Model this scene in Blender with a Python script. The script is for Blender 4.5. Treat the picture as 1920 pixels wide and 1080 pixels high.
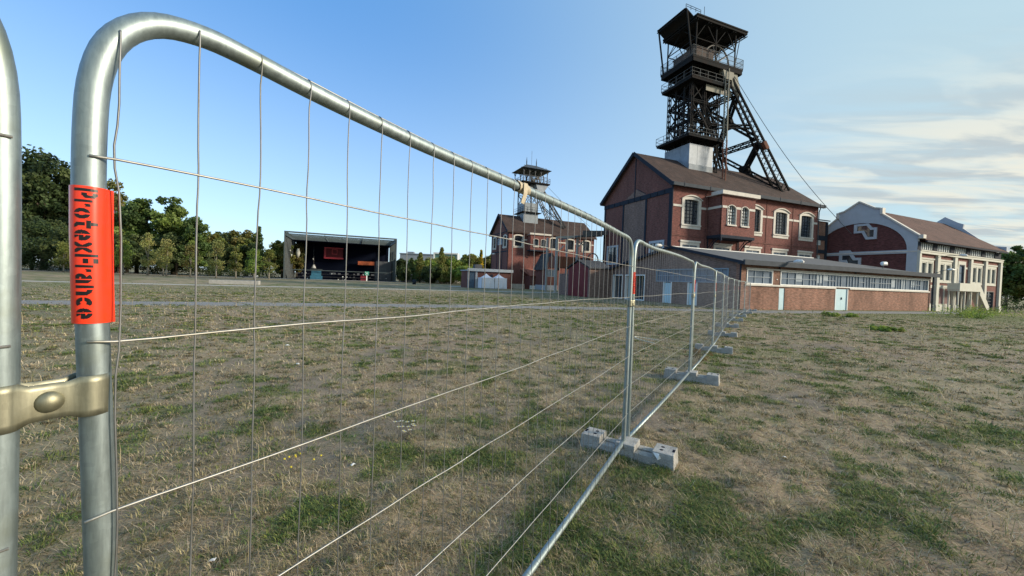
import bpy, math, random
import numpy as np
from mathutils import Vector, Matrix
R_=math.radians
for o in list(bpy.data.objects): bpy.data.objects.remove(o)
SC=bpy.context.scene; COL=SC.collection
# ------------------------------------------------------------------ camera
CAMH=1.572; PITCH=-0.0201; ROLL=0.0354
F=Vector((0,math.cos(PITCH),math.sin(PITCH))); U0=Vector((0,-math.sin(PITCH),math.cos(PITCH))); X0=Vector((1,0,0))
RX=math.cos(ROLL)*X0+math.sin(ROLL)*U0; UY=-math.sin(ROLL)*X0+math.cos(ROLL)*U0
cd=bpy.data.cameras.new('camera'); cam=bpy.data.objects.new('camera',cd); COL.objects.link(cam)
cd.sensor_width=36; cd.lens=729.34/1920*36; cd.clip_start=.05; cd.clip_end=6000
m=Matrix.Identity(4)
for i in range(3):
    m[i][0]=RX[i]; m[i][1]=UY[i]; m[i][2]=-F[i]
m[2][3]=CAMH; cam.matrix_world=m; SC.camera=cam
# ------------------------------------------------------------------ world, sun, exposure
SUN_EL=R_(20); SUN_AZ=R_(99)      # azimuth clockwise from +Y towards +X
w=bpy.data.worlds.new('World'); SC.world=w; w.use_nodes=True
nt=w.node_tree; N=nt.nodes; Lk=nt.links; N.clear()
out=N.new('ShaderNodeOutputWorld'); bg=N.new('ShaderNodeBackground'); bg.inputs['Strength'].default_value=.15
sky=N.new('ShaderNodeTexSky'); sky.sky_type='NISHITA'; sky.sun_disc=False
sky.sun_elevation=SUN_EL; sky.sun_rotation=SUN_AZ; sky.altitude=50; sky.air_density=1.0; sky.dust_density=.7; sky.ozone_density=3.0
def nn(t,**k):
    n=N.new(t)
    for a,b in k.items(): setattr(n,a,b)
    return n
def mathn(op,a,b=None,c=None):
    n=N.new('ShaderNodeMath'); n.operation=op
    for i,v in enumerate((a,b,c)):
        if v is None: continue
        if isinstance(v,(int,float)): n.inputs[i].default_value=v
        else: Lk.new(v,n.inputs[i])
    return n.outputs[0]
def sstep(v,a,b):
    n=N.new('ShaderNodeMapRange'); n.interpolation_type='SMOOTHSTEP'; Lk.new(v,n.inputs[0]); n.inputs[1].default_value=a; n.inputs[2].default_value=b; return n.outputs[0]
tc=N.new('ShaderNodeTexCoord'); sep=N.new('ShaderNodeSeparateXYZ'); Lk.new(tc.outputs['Generated'],sep.inputs[0])
# project the direction on a high flat cloud sheet
zc=mathn('MAXIMUM',sep.outputs[2],.02); zc=mathn('ADD',zc,.05)
px=mathn('DIVIDE',sep.outputs[0],zc); py=mathn('DIVIDE',sep.outputs[1],zc)
cb=N.new('ShaderNodeCombineXYZ'); Lk.new(px,cb.inputs[0]); Lk.new(py,cb.inputs[1])
mp=N.new('ShaderNodeMapping'); mp.inputs['Rotation'].default_value=(0,0,R_(52)); mp.inputs['Scale'].default_value=(.5,1.5,1); Lk.new(cb.outputs[0],mp.inputs[0])
n1=N.new('ShaderNodeTexNoise'); n1.inputs['Scale'].default_value=1.15; n1.inputs['Detail'].default_value=9; n1.inputs['Roughness'].default_value=.62; n1.inputs['Distortion'].default_value=.5; Lk.new(mp.outputs[0],n1.inputs[0])
n2=N.new('ShaderNodeTexNoise'); n2.inputs['Scale'].default_value=.33; n2.inputs['Detail'].default_value=3; Lk.new(cb.outputs[0],n2.inputs[0])
n3=N.new('ShaderNodeTexNoise'); n3.inputs['Scale'].default_value=2.4; n3.inputs['Detail'].default_value=8; n3.inputs['Distortion'].default_value=.4; Lk.new(mp.outputs[0],n3.inputs[0])
# more cloud towards the right of the sky and towards the horizon there
side=sstep(mathn('ADD',mathn('MULTIPLY',sep.outputs[0],.9),mathn('MULTIPLY',sep.outputs[1],-.45)),-.10,.36)
low=sstep(sep.outputs[2],.47,.20)
cov=mathn('MULTIPLY',side,low)
dens=sstep(mathn('ADD',mathn('MULTIPLY',n1.outputs[0],.9),mathn('MULTIPLY',mathn('SUBTRACT',n2.outputs[0],.5),.25)),.27,.54)
cl=mathn('MULTIPLY',mathn('MULTIPLY',dens,cov),.85)
veil=mathn('MULTIPLY',sstep(mathn('ADD',mathn('MULTIPLY',sep.outputs[0],.9),mathn('MULTIPLY',sep.outputs[1],-.45)),-.75,.45),.85)
ccol=N.new('ShaderNodeMix'); ccol.data_type='RGBA'; Lk.new(sstep(n3.outputs[0],.42,.58),ccol.inputs[0])
ccol.inputs[6].default_value=(1.45,1.55,1.58,1); ccol.inputs[7].default_value=(2.5,2.38,2.0,1)
hs=N.new('ShaderNodeHueSaturation'); hs.inputs['Saturation'].default_value=1.0; Lk.new(sky.outputs[0],hs.inputs['Color'])
zn=N.new('ShaderNodeMix'); zn.data_type='RGBA'; Lk.new(sstep(sep.outputs[2],-.02,.60),zn.inputs[0]); zn.inputs[6].default_value=(1.38,1.98,2.65,1); zn.inputs[7].default_value=(.22,.87,2.05,1)
m0=N.new('ShaderNodeMix'); m0.data_type='RGBA'; m0.inputs[0].default_value=.72; Lk.new(hs.outputs[0],m0.inputs[6]); Lk.new(zn.outputs[2],m0.inputs[7])
mv=N.new('ShaderNodeMix'); mv.data_type='RGBA'; Lk.new(veil,mv.inputs[0]); Lk.new(m0.outputs[2],mv.inputs[6]); mv.inputs[7].default_value=(1.5,2.0,2.1,1)
mc=N.new('ShaderNodeMix'); mc.data_type='RGBA'; Lk.new(cl,mc.inputs[0]); Lk.new(mv.outputs[2],mc.inputs[6]); Lk.new(ccol.outputs[2],mc.inputs[7])
Lk.new(mc.outputs[2],bg.inputs[0]); Lk.new(bg.outputs[0],out.inputs[0])
sd=bpy.data.lights.new('sun','SUN'); sd.energy=2.3; sd.angle=R_(10); sd.color=(1,.86,.66)
so=bpy.data.objects.new('sun',sd); COL.objects.link(so)
sdir=Vector((math.cos(SUN_EL)*math.sin(SUN_AZ),math.cos(SUN_EL)*math.cos(SUN_AZ),math.sin(SUN_EL)))
so.rotation_euler=sdir.to_track_quat('Z','Y').to_euler()
SC.view_settings.view_transform='Standard'; SC.view_settings.look='None'; SC.view_settings.exposure=1.3; SC.view_settings.gamma=1
# ------------------------------------------------------------------ materials
MT={}
def mat(name,col=(.5,.5,.5),rough=.7,metal=0,spec=.5,noise=None,scale=3,bump=0,bscale=20,col2=None,coat=0):
    """procedural material: base colour broken up by two noises (wear, dirt), optional bump"""
    mt=bpy.data.materials.new(name); mt.use_nodes=True; t=mt.node_tree; b=t.nodes['Principled BSDF']
    b.inputs['Roughness'].default_value=rough; b.inputs['Metallic'].default_value=metal; b.inputs['Specular IOR Level'].default_value=spec
    c2=col2 or tuple(x*.62 for x in col)
    tcn=t.nodes.new('ShaderNodeTexCoord'); no=t.nodes.new('ShaderNodeTexNoise'); no.inputs['Scale'].default_value=scale; no.inputs['Detail'].default_value=7; no.inputs['Roughness'].default_value=.65
    t.links.new(tcn.outputs['Object'],no.inputs[0])
    mr=t.nodes.new('ShaderNodeMapRange'); mr.inputs[1].default_value=.35; mr.inputs[2].default_value=.7; t.links.new(no.outputs[0],mr.inputs[0])
    mx=t.nodes.new('ShaderNodeMix'); mx.data_type='RGBA'; mx.inputs[6].default_value=(*col,1); mx.inputs[7].default_value=(*c2,1)
    ml=t.nodes.new('ShaderNodeMath'); ml.operation='MULTIPLY'; ml.inputs[1].default_value=1 if noise is None else noise; t.links.new(mr.outputs[0],ml.inputs[0]); t.links.new(ml.outputs[0],mx.inputs[0])
    t.links.new(mx.outputs[2],b.inputs['Base Color'])
    if bump:
        nb=t.nodes.new('ShaderNodeTexNoise'); nb.inputs['Scale'].default_value=bscale; nb.inputs['Detail'].default_value=5; t.links.new(tcn.outputs['Object'],nb.inputs[0])
        bp=t.nodes.new('ShaderNodeBump'); bp.inputs['Strength'].default_value=bump; bp.inputs['Distance'].default_value=.02; t.links.new(nb.outputs[0],bp.inputs['Height']); t.links.new(bp.outputs[0],b.inputs['Normal'])
    MT[name]=mt; return mt
def brick(name,c1,c2,mortar,bw=.24,bh=.078,stain=.5,msz=.012):
    mt=bpy.data.materials.new(name); mt.use_nodes=True; t=mt.node_tree; L=t.links; b=t.nodes['Principled BSDF']; b.inputs['Roughness'].default_value=.88; b.inputs['Specular IOR Level'].default_value=.25
    tcn=t.nodes.new('ShaderNodeTexCoord'); sp=t.nodes.new('ShaderNodeSeparateXYZ'); L.new(tcn.outputs['Object'],sp.inputs[0])
    ad=t.nodes.new('ShaderNodeMath'); ad.operation='ADD'; L.new(sp.outputs[0],ad.inputs[0]); L.new(sp.outputs[1],ad.inputs[1])
    cb=t.nodes.new('ShaderNodeCombineXYZ'); L.new(ad.outputs[0],cb.inputs[0]); L.new(sp.outputs[2],cb.inputs[1])
    br=t.nodes.new('ShaderNodeTexBrick'); br.inputs['Scale'].default_value=1; br.inputs['Brick Width'].default_value=bw; br.inputs['Row Height'].default_value=bh; br.inputs['Mortar Size'].default_value=msz
    br.inputs['Color1'].default_value=(*c1,1); br.inputs['Color2'].default_value=(*c2,1); br.inputs['Mortar'].default_value=(*mortar,1); br.inputs['Bias'].default_value=-.1; L.new(cb.outputs[0],br.inputs[0])
    # patches of weathering, streaks drawn out downwards, larger repairs
    mp=t.nodes.new('ShaderNodeMapping'); mp.inputs['Scale'].default_value=(1,1,.35); L.new(tcn.outputs['Object'],mp.inputs[0])
    no=t.nodes.new('ShaderNodeTexNoise'); no.inputs['Scale'].default_value=.8; no.inputs['Detail'].default_value=8; no.inputs['Roughness'].default_value=.7; L.new(mp.outputs[0],no.inputs[0])
    mr=t.nodes.new('ShaderNodeMapRange'); mr.inputs[1].default_value=.3; mr.inputs[2].default_value=.72; mr.inputs[3].default_value=1.25; mr.inputs[4].default_value=1.25-stain*.9; L.new(no.outputs[0],mr.inputs[0])
    n2=t.nodes.new('ShaderNodeTexNoise'); n2.inputs['Scale'].default_value=5; n2.inputs['Detail'].default_value=4; mp2=t.nodes.new('ShaderNodeMapping'); mp2.inputs['Scale'].default_value=(.6,.6,2.5); L.new(tcn.outputs['Object'],mp2.inputs[0]); L.new(mp2.outputs[0],n2.inputs[0])
    mr2=t.nodes.new('ShaderNodeMapRange'); mr2.inputs[1].default_value=.3; mr2.inputs[2].default_value=.7; mr2.inputs[3].default_value=.62; mr2.inputs[4].default_value=1.38; L.new(n2.outputs[0],mr2.inputs[0])
    mm=t.nodes.new('ShaderNodeMath'); mm.operation='MULTIPLY'; L.new(mr.outputs[0],mm.inputs[0]); L.new(mr2.outputs[0],mm.inputs[1])
    vm=t.nodes.new('ShaderNodeVectorMath'); vm.operation='SCALE'; L.new(br.outputs[0],vm.inputs[0]); L.new(mm.outputs[0],vm.inputs['Scale'])
    L.new(vm.outputs[0],b.inputs['Base Color'])
    bp=t.nodes.new('ShaderNodeBump'); bp.inputs['Strength'].default_value=.5; bp.inputs['Distance'].default_value=.01; L.new(br.outputs['Fac'],bp.inputs['Height']); bp.invert=True; L.new(bp.outputs[0],b.inputs['Normal'])
    MT[name]=mt
brick('brick_red',(.19,.060,.050),(.13,.046,.042),(.16,.10,.09))
brick('brick_dark_shade',(.17,.060,.05),(.12,.048,.042),(.13,.085,.075))  # darker red brick: gable-end shade put into the colour, also plain dark brickwork
brick('brick_maroon',(.11,.038,.036),(.08,.030,.030),(.12,.06,.058))
brick('brick_grey',(.21,.135,.11),(.16,.11,.095),(.17,.13,.12))
brick('brick_orange',(.30,.135,.095),(.19,.085,.065),(.27,.21,.165),stain=.85)
mat('stone_white',(.62,.59,.54),.8,scale=2.5,noise=.6,bump=.2)
mat('render_grey',(.42,.46,.52),.8,scale=1.2,noise=.5,col2=(.32,.35,.38))
mat('cream',(.50,.51,.46),.75,scale=1.5,noise=.7,col2=(.42,.40,.34))
mat('concrete',(.36,.36,.35),.9,scale=4,noise=.8,bump=.5,bscale=40)
mat('block_concrete',(.42,.415,.40),.9,scale=9,noise=.9,bump=.9,bscale=120,col2=(.22,.22,.21))
mat('zinc',(.19,.22,.26),.6,.2,scale=1.1,noise=.6,col2=(.36,.41,.47))
mat('zinc_dark',(.24,.28,.32),.6,.2,scale=1.5,noise=.7)
mat('steel_dark',(.014,.018,.021),.85,.0,spec=.08,scale=1.4,noise=.7,col2=(.030,.020,.017))
mat('steel_grey',(.12,.135,.145),.8,.0,spec=.15,scale=1.4,noise=.8,col2=(.07,.06,.055))
mat('steel_blue',(.05,.062,.075),.6,.2,scale=1.4,noise=.8,col2=(.05,.05,.05))
mat('rust',(.20,.065,.035),.85,scale=2.5,noise=.8,col2=(.12,.06,.045))
mat('pale_paint',(.25,.25,.21),.8,scale=3,noise=.8,col2=(.22,.2,.17))
mat('wheel_grey',(.10,.10,.10),.6,.3)
mat('fascia',(.075,.085,.10),.8,spec=.08,scale=2,noise=.6)
mat('fascia_dark',(.03,.038,.055),.8,spec=.08,scale=2,noise=.6)
mat('grey_flash',(.125,.128,.135),.85,.0,spec=.2,scale=2,noise=.4)
mat('white_paint',(.74,.76,.76),.5,scale=3,noise=.35,col2=(.55,.56,.54))
mat('blue_paint',(.42,.60,.68),.55,scale=2.5,noise=.5,col2=(.32,.46,.52))
mat('blue_frame',(.22,.29,.36),.55,scale=3,noise=.5)
mat('deep_blue',(.06,.11,.18),.5)
mat('maroon_sheet',(.17,.022,.03),.5,scale=1.5,noise=.6)
mat('maroon_pane',(.16,.07,.075),.4,scale=1.5,noise=.6)
mat('interior_dark',(.010,.013,.028),.95,spec=.05)
mat('navy',(.006,.009,.022),.9,spec=.05,noise=.5)
mat('red_frame',(.75,.06,.09),.5); mat('red_deep',(.22,.008,.02),.6); mat('orange_box',(.52,.12,.04),.5)
mat('green_sign',(.03,.30,.22),.5); mat('teal_box',(.03,.14,.22),.5); mat('slate_grey',(.07,.075,.085),.7,scale=2,noise=.7)
mat('tile_red',(.30,.12,.09),.85,scale=3,noise=.8)
mat('tent_white',(.72,.75,.86),.7,scale=2,noise=.15)
mat('wood_tape',(.46,.40,.30),.8,scale=60,noise=.7)
mat('sticker_red',(.88,.048,.012),.28,scale=60,noise=.5,col2=(.80,.05,.03)); mat('ink',(.006,.006,.008),.35)
mat('yellow_paint',(.70,.55,.03),.6)
mat('far_cladding',(.26,.29,.33),.7,scale=.2,noise=.5); mat('green_glass',(.10,.22,.20),.15)
mat('rock',(.42,.40,.36),.9,scale=1,noise=.8); mat('litter',(.75,.75,.74),.6); mat('lamp_white',(.75,.76,.76),.4)
mat('stage_glass',(.075,.10,.10),.3,spec=.5,scale=.5,noise=.7,col2=(.03,.045,.05)); mat('stage_steel',(.085,.11,.115),.5,.2)
mat('bark',(.10,.08,.06),.9,scale=4,noise=.8); mat('bark_pale',(.26,.24,.2),.9,scale=4,noise=.8)
def glass(name,col,rough=.06,spec=.9,ior=1.6):
    mt=bpy.data.materials.new(name); mt.use_nodes=True; t=mt.node_tree; b=t.nodes['Principled BSDF']
    tcn=t.nodes.new('ShaderNodeTexCoord'); no=t.nodes.new('ShaderNodeTexNoise'); no.inputs['Scale'].default_value=1.3; no.inputs['Detail'].default_value=3; t.links.new(tcn.outputs['Object'],no.inputs[0])
    mx=t.nodes.new('ShaderNodeMix'); mx.data_type='RGBA'; mx.inputs[6].default_value=(*col,1); mx.inputs[7].default_value=(*[c*2.2+.01 for c in col],1); t.links.new(no.outputs[0],mx.inputs[0]); t.links.new(mx.outputs[2],b.inputs['Base Color'])
    bp=t.nodes.new('ShaderNodeBump'); bp.inputs['Strength'].default_value=.08; bp.inputs['Distance'].default_value=.03; t.links.new(no.outputs[0],bp.inputs['Height']); t.links.new(bp.outputs[0],b.inputs['Normal'])
    b.inputs['Roughness'].default_value=rough; b.inputs['Specular IOR Level'].default_value=spec; b.inputs['IOR'].default_value=ior; MT[name]=mt
glass('glass_dark',(.018,.024,.03)); glass('glass_pale',(.075,.10,.135),.22,.35,1.45); glass('glass_bright',(.30,.33,.34),.3)
# galvanised steel: spangle, streaks and stains
def galv(name,base,rough):
    mt=bpy.data.materials.new(name); mt.use_nodes=True; t=mt.node_tree; L=t.links; b=t.nodes['Principled BSDF']; b.inputs['Metallic'].default_value=.85
    tcn=t.nodes.new('ShaderNodeTexCoord'); vo=t.nodes.new('ShaderNodeTexVoronoi'); vo.inputs['Scale'].default_value=95; L.new(tcn.outputs['Object'],vo.inputs[0])
    mp=t.nodes.new('ShaderNodeMapping'); mp.inputs['Scale'].default_value=(1,1,.12); L.new(tcn.outputs['Object'],mp.inputs[0])
    no=t.nodes.new('ShaderNodeTexNoise'); no.inputs['Scale'].default_value=70; no.inputs['Detail'].default_value=6; no.inputs['Roughness'].default_value=.7; L.new(mp.outputs[0],no.inputs[0])
    n2=t.nodes.new('ShaderNodeTexNoise'); n2.inputs['Scale'].default_value=11; n2.inputs['Detail'].default_value=6; L.new(tcn.outputs['Object'],n2.inputs[0])
    sp=t.nodes.new('ShaderNodeSeparateColor'); L.new(vo.outputs['Color'],sp.inputs[0])
    a=t.nodes.new('ShaderNodeMath'); a.operation='MULTIPLY_ADD'; L.new(sp.outputs[0],a.inputs[0]); a.inputs[1].default_value=.10; L.new(no.outputs[0],a.inputs[2])
    mr=t.nodes.new('ShaderNodeMapRange'); mr.inputs[1].default_value=.3; mr.inputs[2].default_value=.8; L.new(a.outputs[0],mr.inputs[0])
    mx=t.nodes.new('ShaderNodeMix'); mx.data_type='RGBA'; L.new(mr.outputs[0],mx.inputs[0]); mx.inputs[6].default_value=(*[c*.66 for c in base],1); mx.inputs[7].default_value=(*[min(1,c*1.18) for c in base],1)
    mr2=t.nodes.new('ShaderNodeMapRange'); mr2.inputs[1].default_value=.56; mr2.inputs[2].default_value=.72; L.new(n2.outputs[0],mr2.inputs[0])
    mx2=t.nodes.new('ShaderNodeMix'); mx2.data_type='RGBA'; L.new(mr2.outputs[0],mx2.inputs[0]); L.new(mx.outputs[2],mx2.inputs[6]); mx2.inputs[7].default_value=(base[0]*.75,base[1]*.72,base[2]*.62,1)
    L.new(mx2.outputs[2],b.inputs['Base Color'])
    rr=t.nodes.new('ShaderNodeMapRange'); rr.inputs[3].default_value=rough-.1; rr.inputs[4].default_value=rough+.16; L.new(no.outputs[0],rr.inputs[0]); L.new(rr.outputs[0],b.inputs['Roughness'])
    bp=t.nodes.new('ShaderNodeBump'); bp.inputs['Strength'].default_value=.22; bp.inputs['Distance'].default_value=.001; L.new(no.outputs[0],bp.inputs['Height']); L.new(bp.outputs[0],b.inputs['Normal'])
    MT[name]=mt
galv('galvanised',(.30,.36,.375),.50); galv('wire_lit',(.38,.38,.36),.5); galv('wire',(.24,.245,.25),.55); galv('yellow_zinc',(.31,.305,.23),.48)  # horizontal wires use a brighter copy with their top light in the colour
def roofmat(name,c1,c2,rowd=.35):
    mt=bpy.data.materials.new(name); mt.use_nodes=True; t=mt.node_tree; L=t.links; b=t.nodes['Principled BSDF']; b.inputs['Roughness'].default_value=.9; b.inputs['Specular IOR Level'].default_value=.2
    tcn=t.nodes.new('ShaderNodeTexCoord'); br=t.nodes.new('ShaderNodeTexBrick'); br.inputs['Scale'].default_value=1; br.inputs['Brick Width'].default_value=.26; br.inputs['Row Height'].default_value=rowd; br.inputs['Mortar Size'].default_value=.03
    br.inputs['Color1'].default_value=(*c1,1); br.inputs['Color2'].default_value=(*c2,1); br.inputs['Mortar'].default_value=(*[c*.45 for c in c2],1); L.new(tcn.outputs['Object'],br.inputs[0])
    no=t.nodes.new('ShaderNodeTexNoise'); no.inputs['Scale'].default_value=.7; no.inputs['Detail'].default_value=8; no.inputs['Roughness'].default_value=.7; L.new(tcn.outputs['Object'],no.inputs[0])
    mr=t.nodes.new('ShaderNodeMapRange'); mr.inputs[1].default_value=.3; mr.inputs[2].default_value=.7; mr.inputs[3].default_value=.65; mr.inputs[4].default_value=1.3; L.new(no.outputs[0],mr.inputs[0])
    vm=t.nodes.new('ShaderNodeVectorMath'); vm.operation='SCALE'; L.new(br.outputs[0],vm.inputs[0]); L.new(mr.outputs[0],vm.inputs['Scale']); L.new(vm.outputs[0],b.inputs['Base Color']); MT[name]=mt
roofmat('roof_brown',(.088,.058,.050),(.062,.046,.043)); roofmat('roof_red',(.145,.080,.066),(.11,.066,.058)); roofmat('roof_slate',(.08,.085,.095),(.06,.065,.075))
# ------------------------------------------------------------------ mesh helpers
def arcz(a,a0,a1,zs,zt):
    h=(a1-a0)/2; c=(a0+a1)/2; return zs+(zt-zs)*(1-((a-c)/h)**2)
class MB:
    def __init__(s,tf=None): s.v=[]; s.f=[]; s.tf=tf
    def add(s,vs,fs):
        k=len(s.v)
        s.v+= [s.tf(*p) for p in vs] if s.tf else [tuple(p) for p in vs]
        s.f+=[tuple(i+k for i in f) for f in fs]; return s
    def box(s,x0,x1,y0,y1,z0,z1):
        return s.add([(x0,y0,z0),(x1,y0,z0),(x1,y1,z0),(x0,y1,z0),(x0,y0,z1),(x1,y0,z1),(x1,y1,z1),(x0,y1,z1)],[(0,3,2,1),(4,5,6,7),(0,1,5,4),(1,2,6,5),(2,3,7,6),(3,0,4,7)])
    def hexa(s,a0,a1,d0,d1,zl0,zl1,zr0,zr1):
        return s.add([(a0,d0,zl0),(a1,d0,zr0),(a1,d1,zr0),(a0,d1,zl0),(a0,d0,zl1),(a1,d0,zr1),(a1,d1,zr1),(a0,d1,zl1)],[(0,3,2,1),(4,5,6,7),(0,1,5,4),(1,2,6,5),(2,3,7,6),(3,0,4,7)])
    def poly(s,pts,d0,d1):   # (a,z) outline extruded along depth
        n=len(pts); return s.add([(a,d0,z) for a,z in pts]+[(a,d1,z) for a,z in pts],[tuple(range(n)),tuple(range(2*n-1,n-1,-1))]+[((i+1)%n,i,n+i,n+(i+1)%n) for i in range(n)])
    def ring(s,o,i_,d0,d1,closed=True):
        n=len(o); vs=[(a,d0,z) for a,z in o]+[(a,d0,z) for a,z in i_]+[(a,d1,z) for a,z in o]+[(a,d1,z) for a,z in i_]; fs=[]
        for k in range(n if closed else n-1):
            j=(k+1)%n; fs+=[(k,j,n+j,n+k),(2*n+j,2*n+k,3*n+k,3*n+j),(j,k,2*n+k,2*n+j),(n+k,n+j,3*n+j,3*n+k)]
        if not closed: fs+=[(0,n,3*n,2*n),(n-1,3*n-1,4*n-1,2*n-1)]
        return s.add(vs,fs)
    def bar(s,p,q,w,h=None,ref=(0,0,1)):
        p=Vector(p); q=Vector(q); h=h or w; d=(q-p)
        if d.length<1e-6: return s
        d.normalize(); r=Vector(ref)
        if abs(d.dot(r))>.97: r=Vector((1,0,0)) if abs(d.x)<.9 else Vector((0,1,0))
        a=d.cross(r).normalized()*w/2; b=a.cross(d).normalized()*h/2
        return s.add([tuple(x) for x in (p-a-b,p+a-b,p+a+b,p-a+b,q-a-b,q+a-b,q+a+b,q-a+b)],[(0,3,2,1),(4,5,6,7),(0,1,5,4),(1,2,6,5),(2,3,7,6),(3,0,4,7)])
    def tube(s,pts,r,n=8,cap=True,radii=None):
        P=[Vector(p) for p in pts]; k=len(P); vs=[]; fs=[]; prev=None
        for i in range(k):
            d=(P[min(i+1,k-1)]-P[max(i-1,0)]).normalized()
            if prev is None: prev=d.orthogonal().normalized()
            u=(prev-d*prev.dot(d)).normalized(); prev=u; v=d.cross(u); rr=radii[i] if radii else r
            for j in range(n):
                t=2*math.pi*j/n; vs.append(tuple(P[i]+(u*math.cos(t)+v*math.sin(t))*rr))
        for i in range(k-1):
            for j in range(n): fs.append((i*n+j,i*n+(j+1)%n,(i+1)*n+(j+1)%n,(i+1)*n+j))
        if cap: fs+=[tuple(range(n-1,-1,-1)),tuple(range((k-1)*n,k*n))]
        return s.add(vs,fs)
    def lattice(s,p,q,w,n,ch=.14,br=.07,ref=(0,0,1),w2=None):
        p=Vector(p); q=Vector(q); d=(q-p).normalized(); r=Vector(ref); a=d.cross(r).normalized(); b=a.cross(d).normalized()
        w2=w2 or w
        def c(t,i,j): ww=w+(w2-w)*t; return p.lerp(q,t)+a*(i*ww/2)+b*(j*ww/2)
        for i,j in ((-1,-1),(1,-1),(1,1),(-1,1)): s.bar(c(0,i,j),c(1,i,j),ch,ch,ref)
        for k in range(n):
            t0=k/n; t1=(k+1)/n; A=k%2
            for (i,j),(i2,j2) in (((-1,-1),(1,-1)),((1,-1),(1,1)),((1,1),(-1,1)),((-1,1),(-1,-1))):
                if A: s.bar(c(t0,i,j),c(t1,i2,j2),br,br*.6)
                else: s.bar(c(t0,i2,j2),c(t1,i,j),br,br*.6)
        return s
    def wall(s,a0,a1,z0,z1,d0,d1,ops=(),extra=()):
        """wall with real openings (a0,a1,z0,zspring,ztop); z1 may be a function of a"""
        zt=z1 if callable(z1) else (lambda a:z1)
        br={a0,a1,*extra}
        for o in ops:
            br|={o[0],o[1]}
            if len(o)>4:
                for k in range(1,8): br.add(o[0]+(o[1]-o[0])*k/8)
        br=sorted(b for b in br if a0<=b<=a1)
        for l,r in zip(br,br[1:]):
            if r-l<1e-5: continue
            mid=(l+r)/2; cur=(z0,z0)
            for o in sorted([o for o in ops if o[0]<mid<o[1]],key=lambda o:o[2]):
                if o[2]>cur[0]+1e-4: s.hexa(l,r,d0,d1,cur[0],o[2],cur[1],o[2])
                cur=(arcz(l,*o[:2],*o[3:5]),arcz(r,*o[:2],*o[3:5])) if len(o)>4 else (o[3],o[3])
            s.hexa(l,r,d0,d1,cur[0],zt(l),cur[1],zt(r))
        return s
    def build(s,name,m,parent=None,label=None,smooth=False):
        me=bpy.data.meshes.new(name); me.from_pydata(s.v,[],s.f); me.materials.append(MT[m] if isinstance(m,str) else m)
        if smooth: me.polygons.foreach_set('use_smooth',[True]*len(me.polygons))
        me.update(); o=bpy.data.objects.new(name,me); COL.objects.link(o)
        if parent: o.parent=parent
        if label: o['label']=label
        return o
def fixn(o):
    import bmesh
    bm=bmesh.new(); bm.from_mesh(o.data); bmesh.ops.recalc_face_normals(bm,faces=bm.faces); bm.to_mesh(o.data); bm.free(); return o
def tag(o,label,cat=None,group=None,kind=None):
    o['label']=label
    if cat: o['category']=cat
    if group: o['group']=group
    if kind: o['kind']=kind
    return o
def thing(name,label,cat,loc=(0,0,0),rz=0,group=None):
    o=bpy.data.objects.new(name,None); COL.objects.link(o); o.location=loc; o.rotation_euler=(0,0,rz); o.empty_display_size=.2
    return tag(o,label,cat,group)
def copy_tree(o,parent=None):
    c=o.copy(); COL.objects.link(c); c.parent=parent
    for ch in list(o.children): copy_tree(ch,c)
    return c
def place(frame,a,b,z=0):
    x,y,z0,w=frame; return (x+a*math.cos(w)-b*math.sin(w),y+a*math.sin(w)+b*math.cos(w),z0+z)
FL=(16.75,28.712,0,.377); FM=(18,44.8,0,.371); FR=(48.877,47.2,-.513,.41); FN=(-1.02,73.297,0,.409); FS=(-54.508,92.571,0,.394)
def gab(a=0): return lambda b,d,z:(a+d,b,z)
def shift(db): return lambda a,d,z:(a,d+db,z)
# windows ------------------------------------------------------------------------------
def outline(a0,a1,z0,zs,zt,n=8):
    p=[(a0,z0)]+[(a0+(a1-a0)*k/n,arcz(a0+(a1-a0)*k/n,a0,a1,zs,zt)) for k in range(n+1)]+[(a1,z0)]
    return p
def arch_window(par,tf,a0,a1,z0,zs,zt,fw=.38,sill=.5,nv=4,nh=7,fm='stone_white',gm='glass_dark',bm='fascia_dark',hood=True,bw=.05,label=None):
    """surround proud of the wall, glazing set back in the opening, bars in front of it"""
    o=outline(a0,a1,z0,zs,zt); i=outline(a0+fw,a1-fw,z0+sill,zs-.1,zt-fw)
    g=MB(tf); g.ring(o,i,-.07,.16)
    g.box(a0-.02,a1+.02,-.16,-.05,z0+sill-.16,z0+sill)
    if hood:
        ho=outline(a0-.14,a1+.14,zs-.02,zs,zt+.16); hi=outline(a0-.02,a1+.02,zs-.02,zs,zt+.02)
        g.ring(ho,hi,-.2,-.03,closed=False)
    w=g.build('window',fm,par,label); fixn(w)
    ia0,ia1,iz0=a0+fw,a1-fw,z0+sill
    MB(tf).poly(i,.20,.24).build('pane',gm,w)
    b=MB(tf)
    for k in range(1,nv):
        a=ia0+(ia1-ia0)*k/nv; b.box(a-bw/2,a+bw/2,.14,.19,iz0,arcz(a,ia0,ia1,zs-.1,zt-fw)-.005)
    for k in range(1,nh):
        z=iz0+(zt-fw-iz0)*k/nh
        if z<zs-.12: b.box(ia0,ia1,.135,.185,z-bw/2,z+bw/2)
    b.build('muntins',bm,w)
    return (a0+fw*.6,a1-fw*.6,z0+sill*.6,zs-.05,zt-fw*.6)
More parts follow.
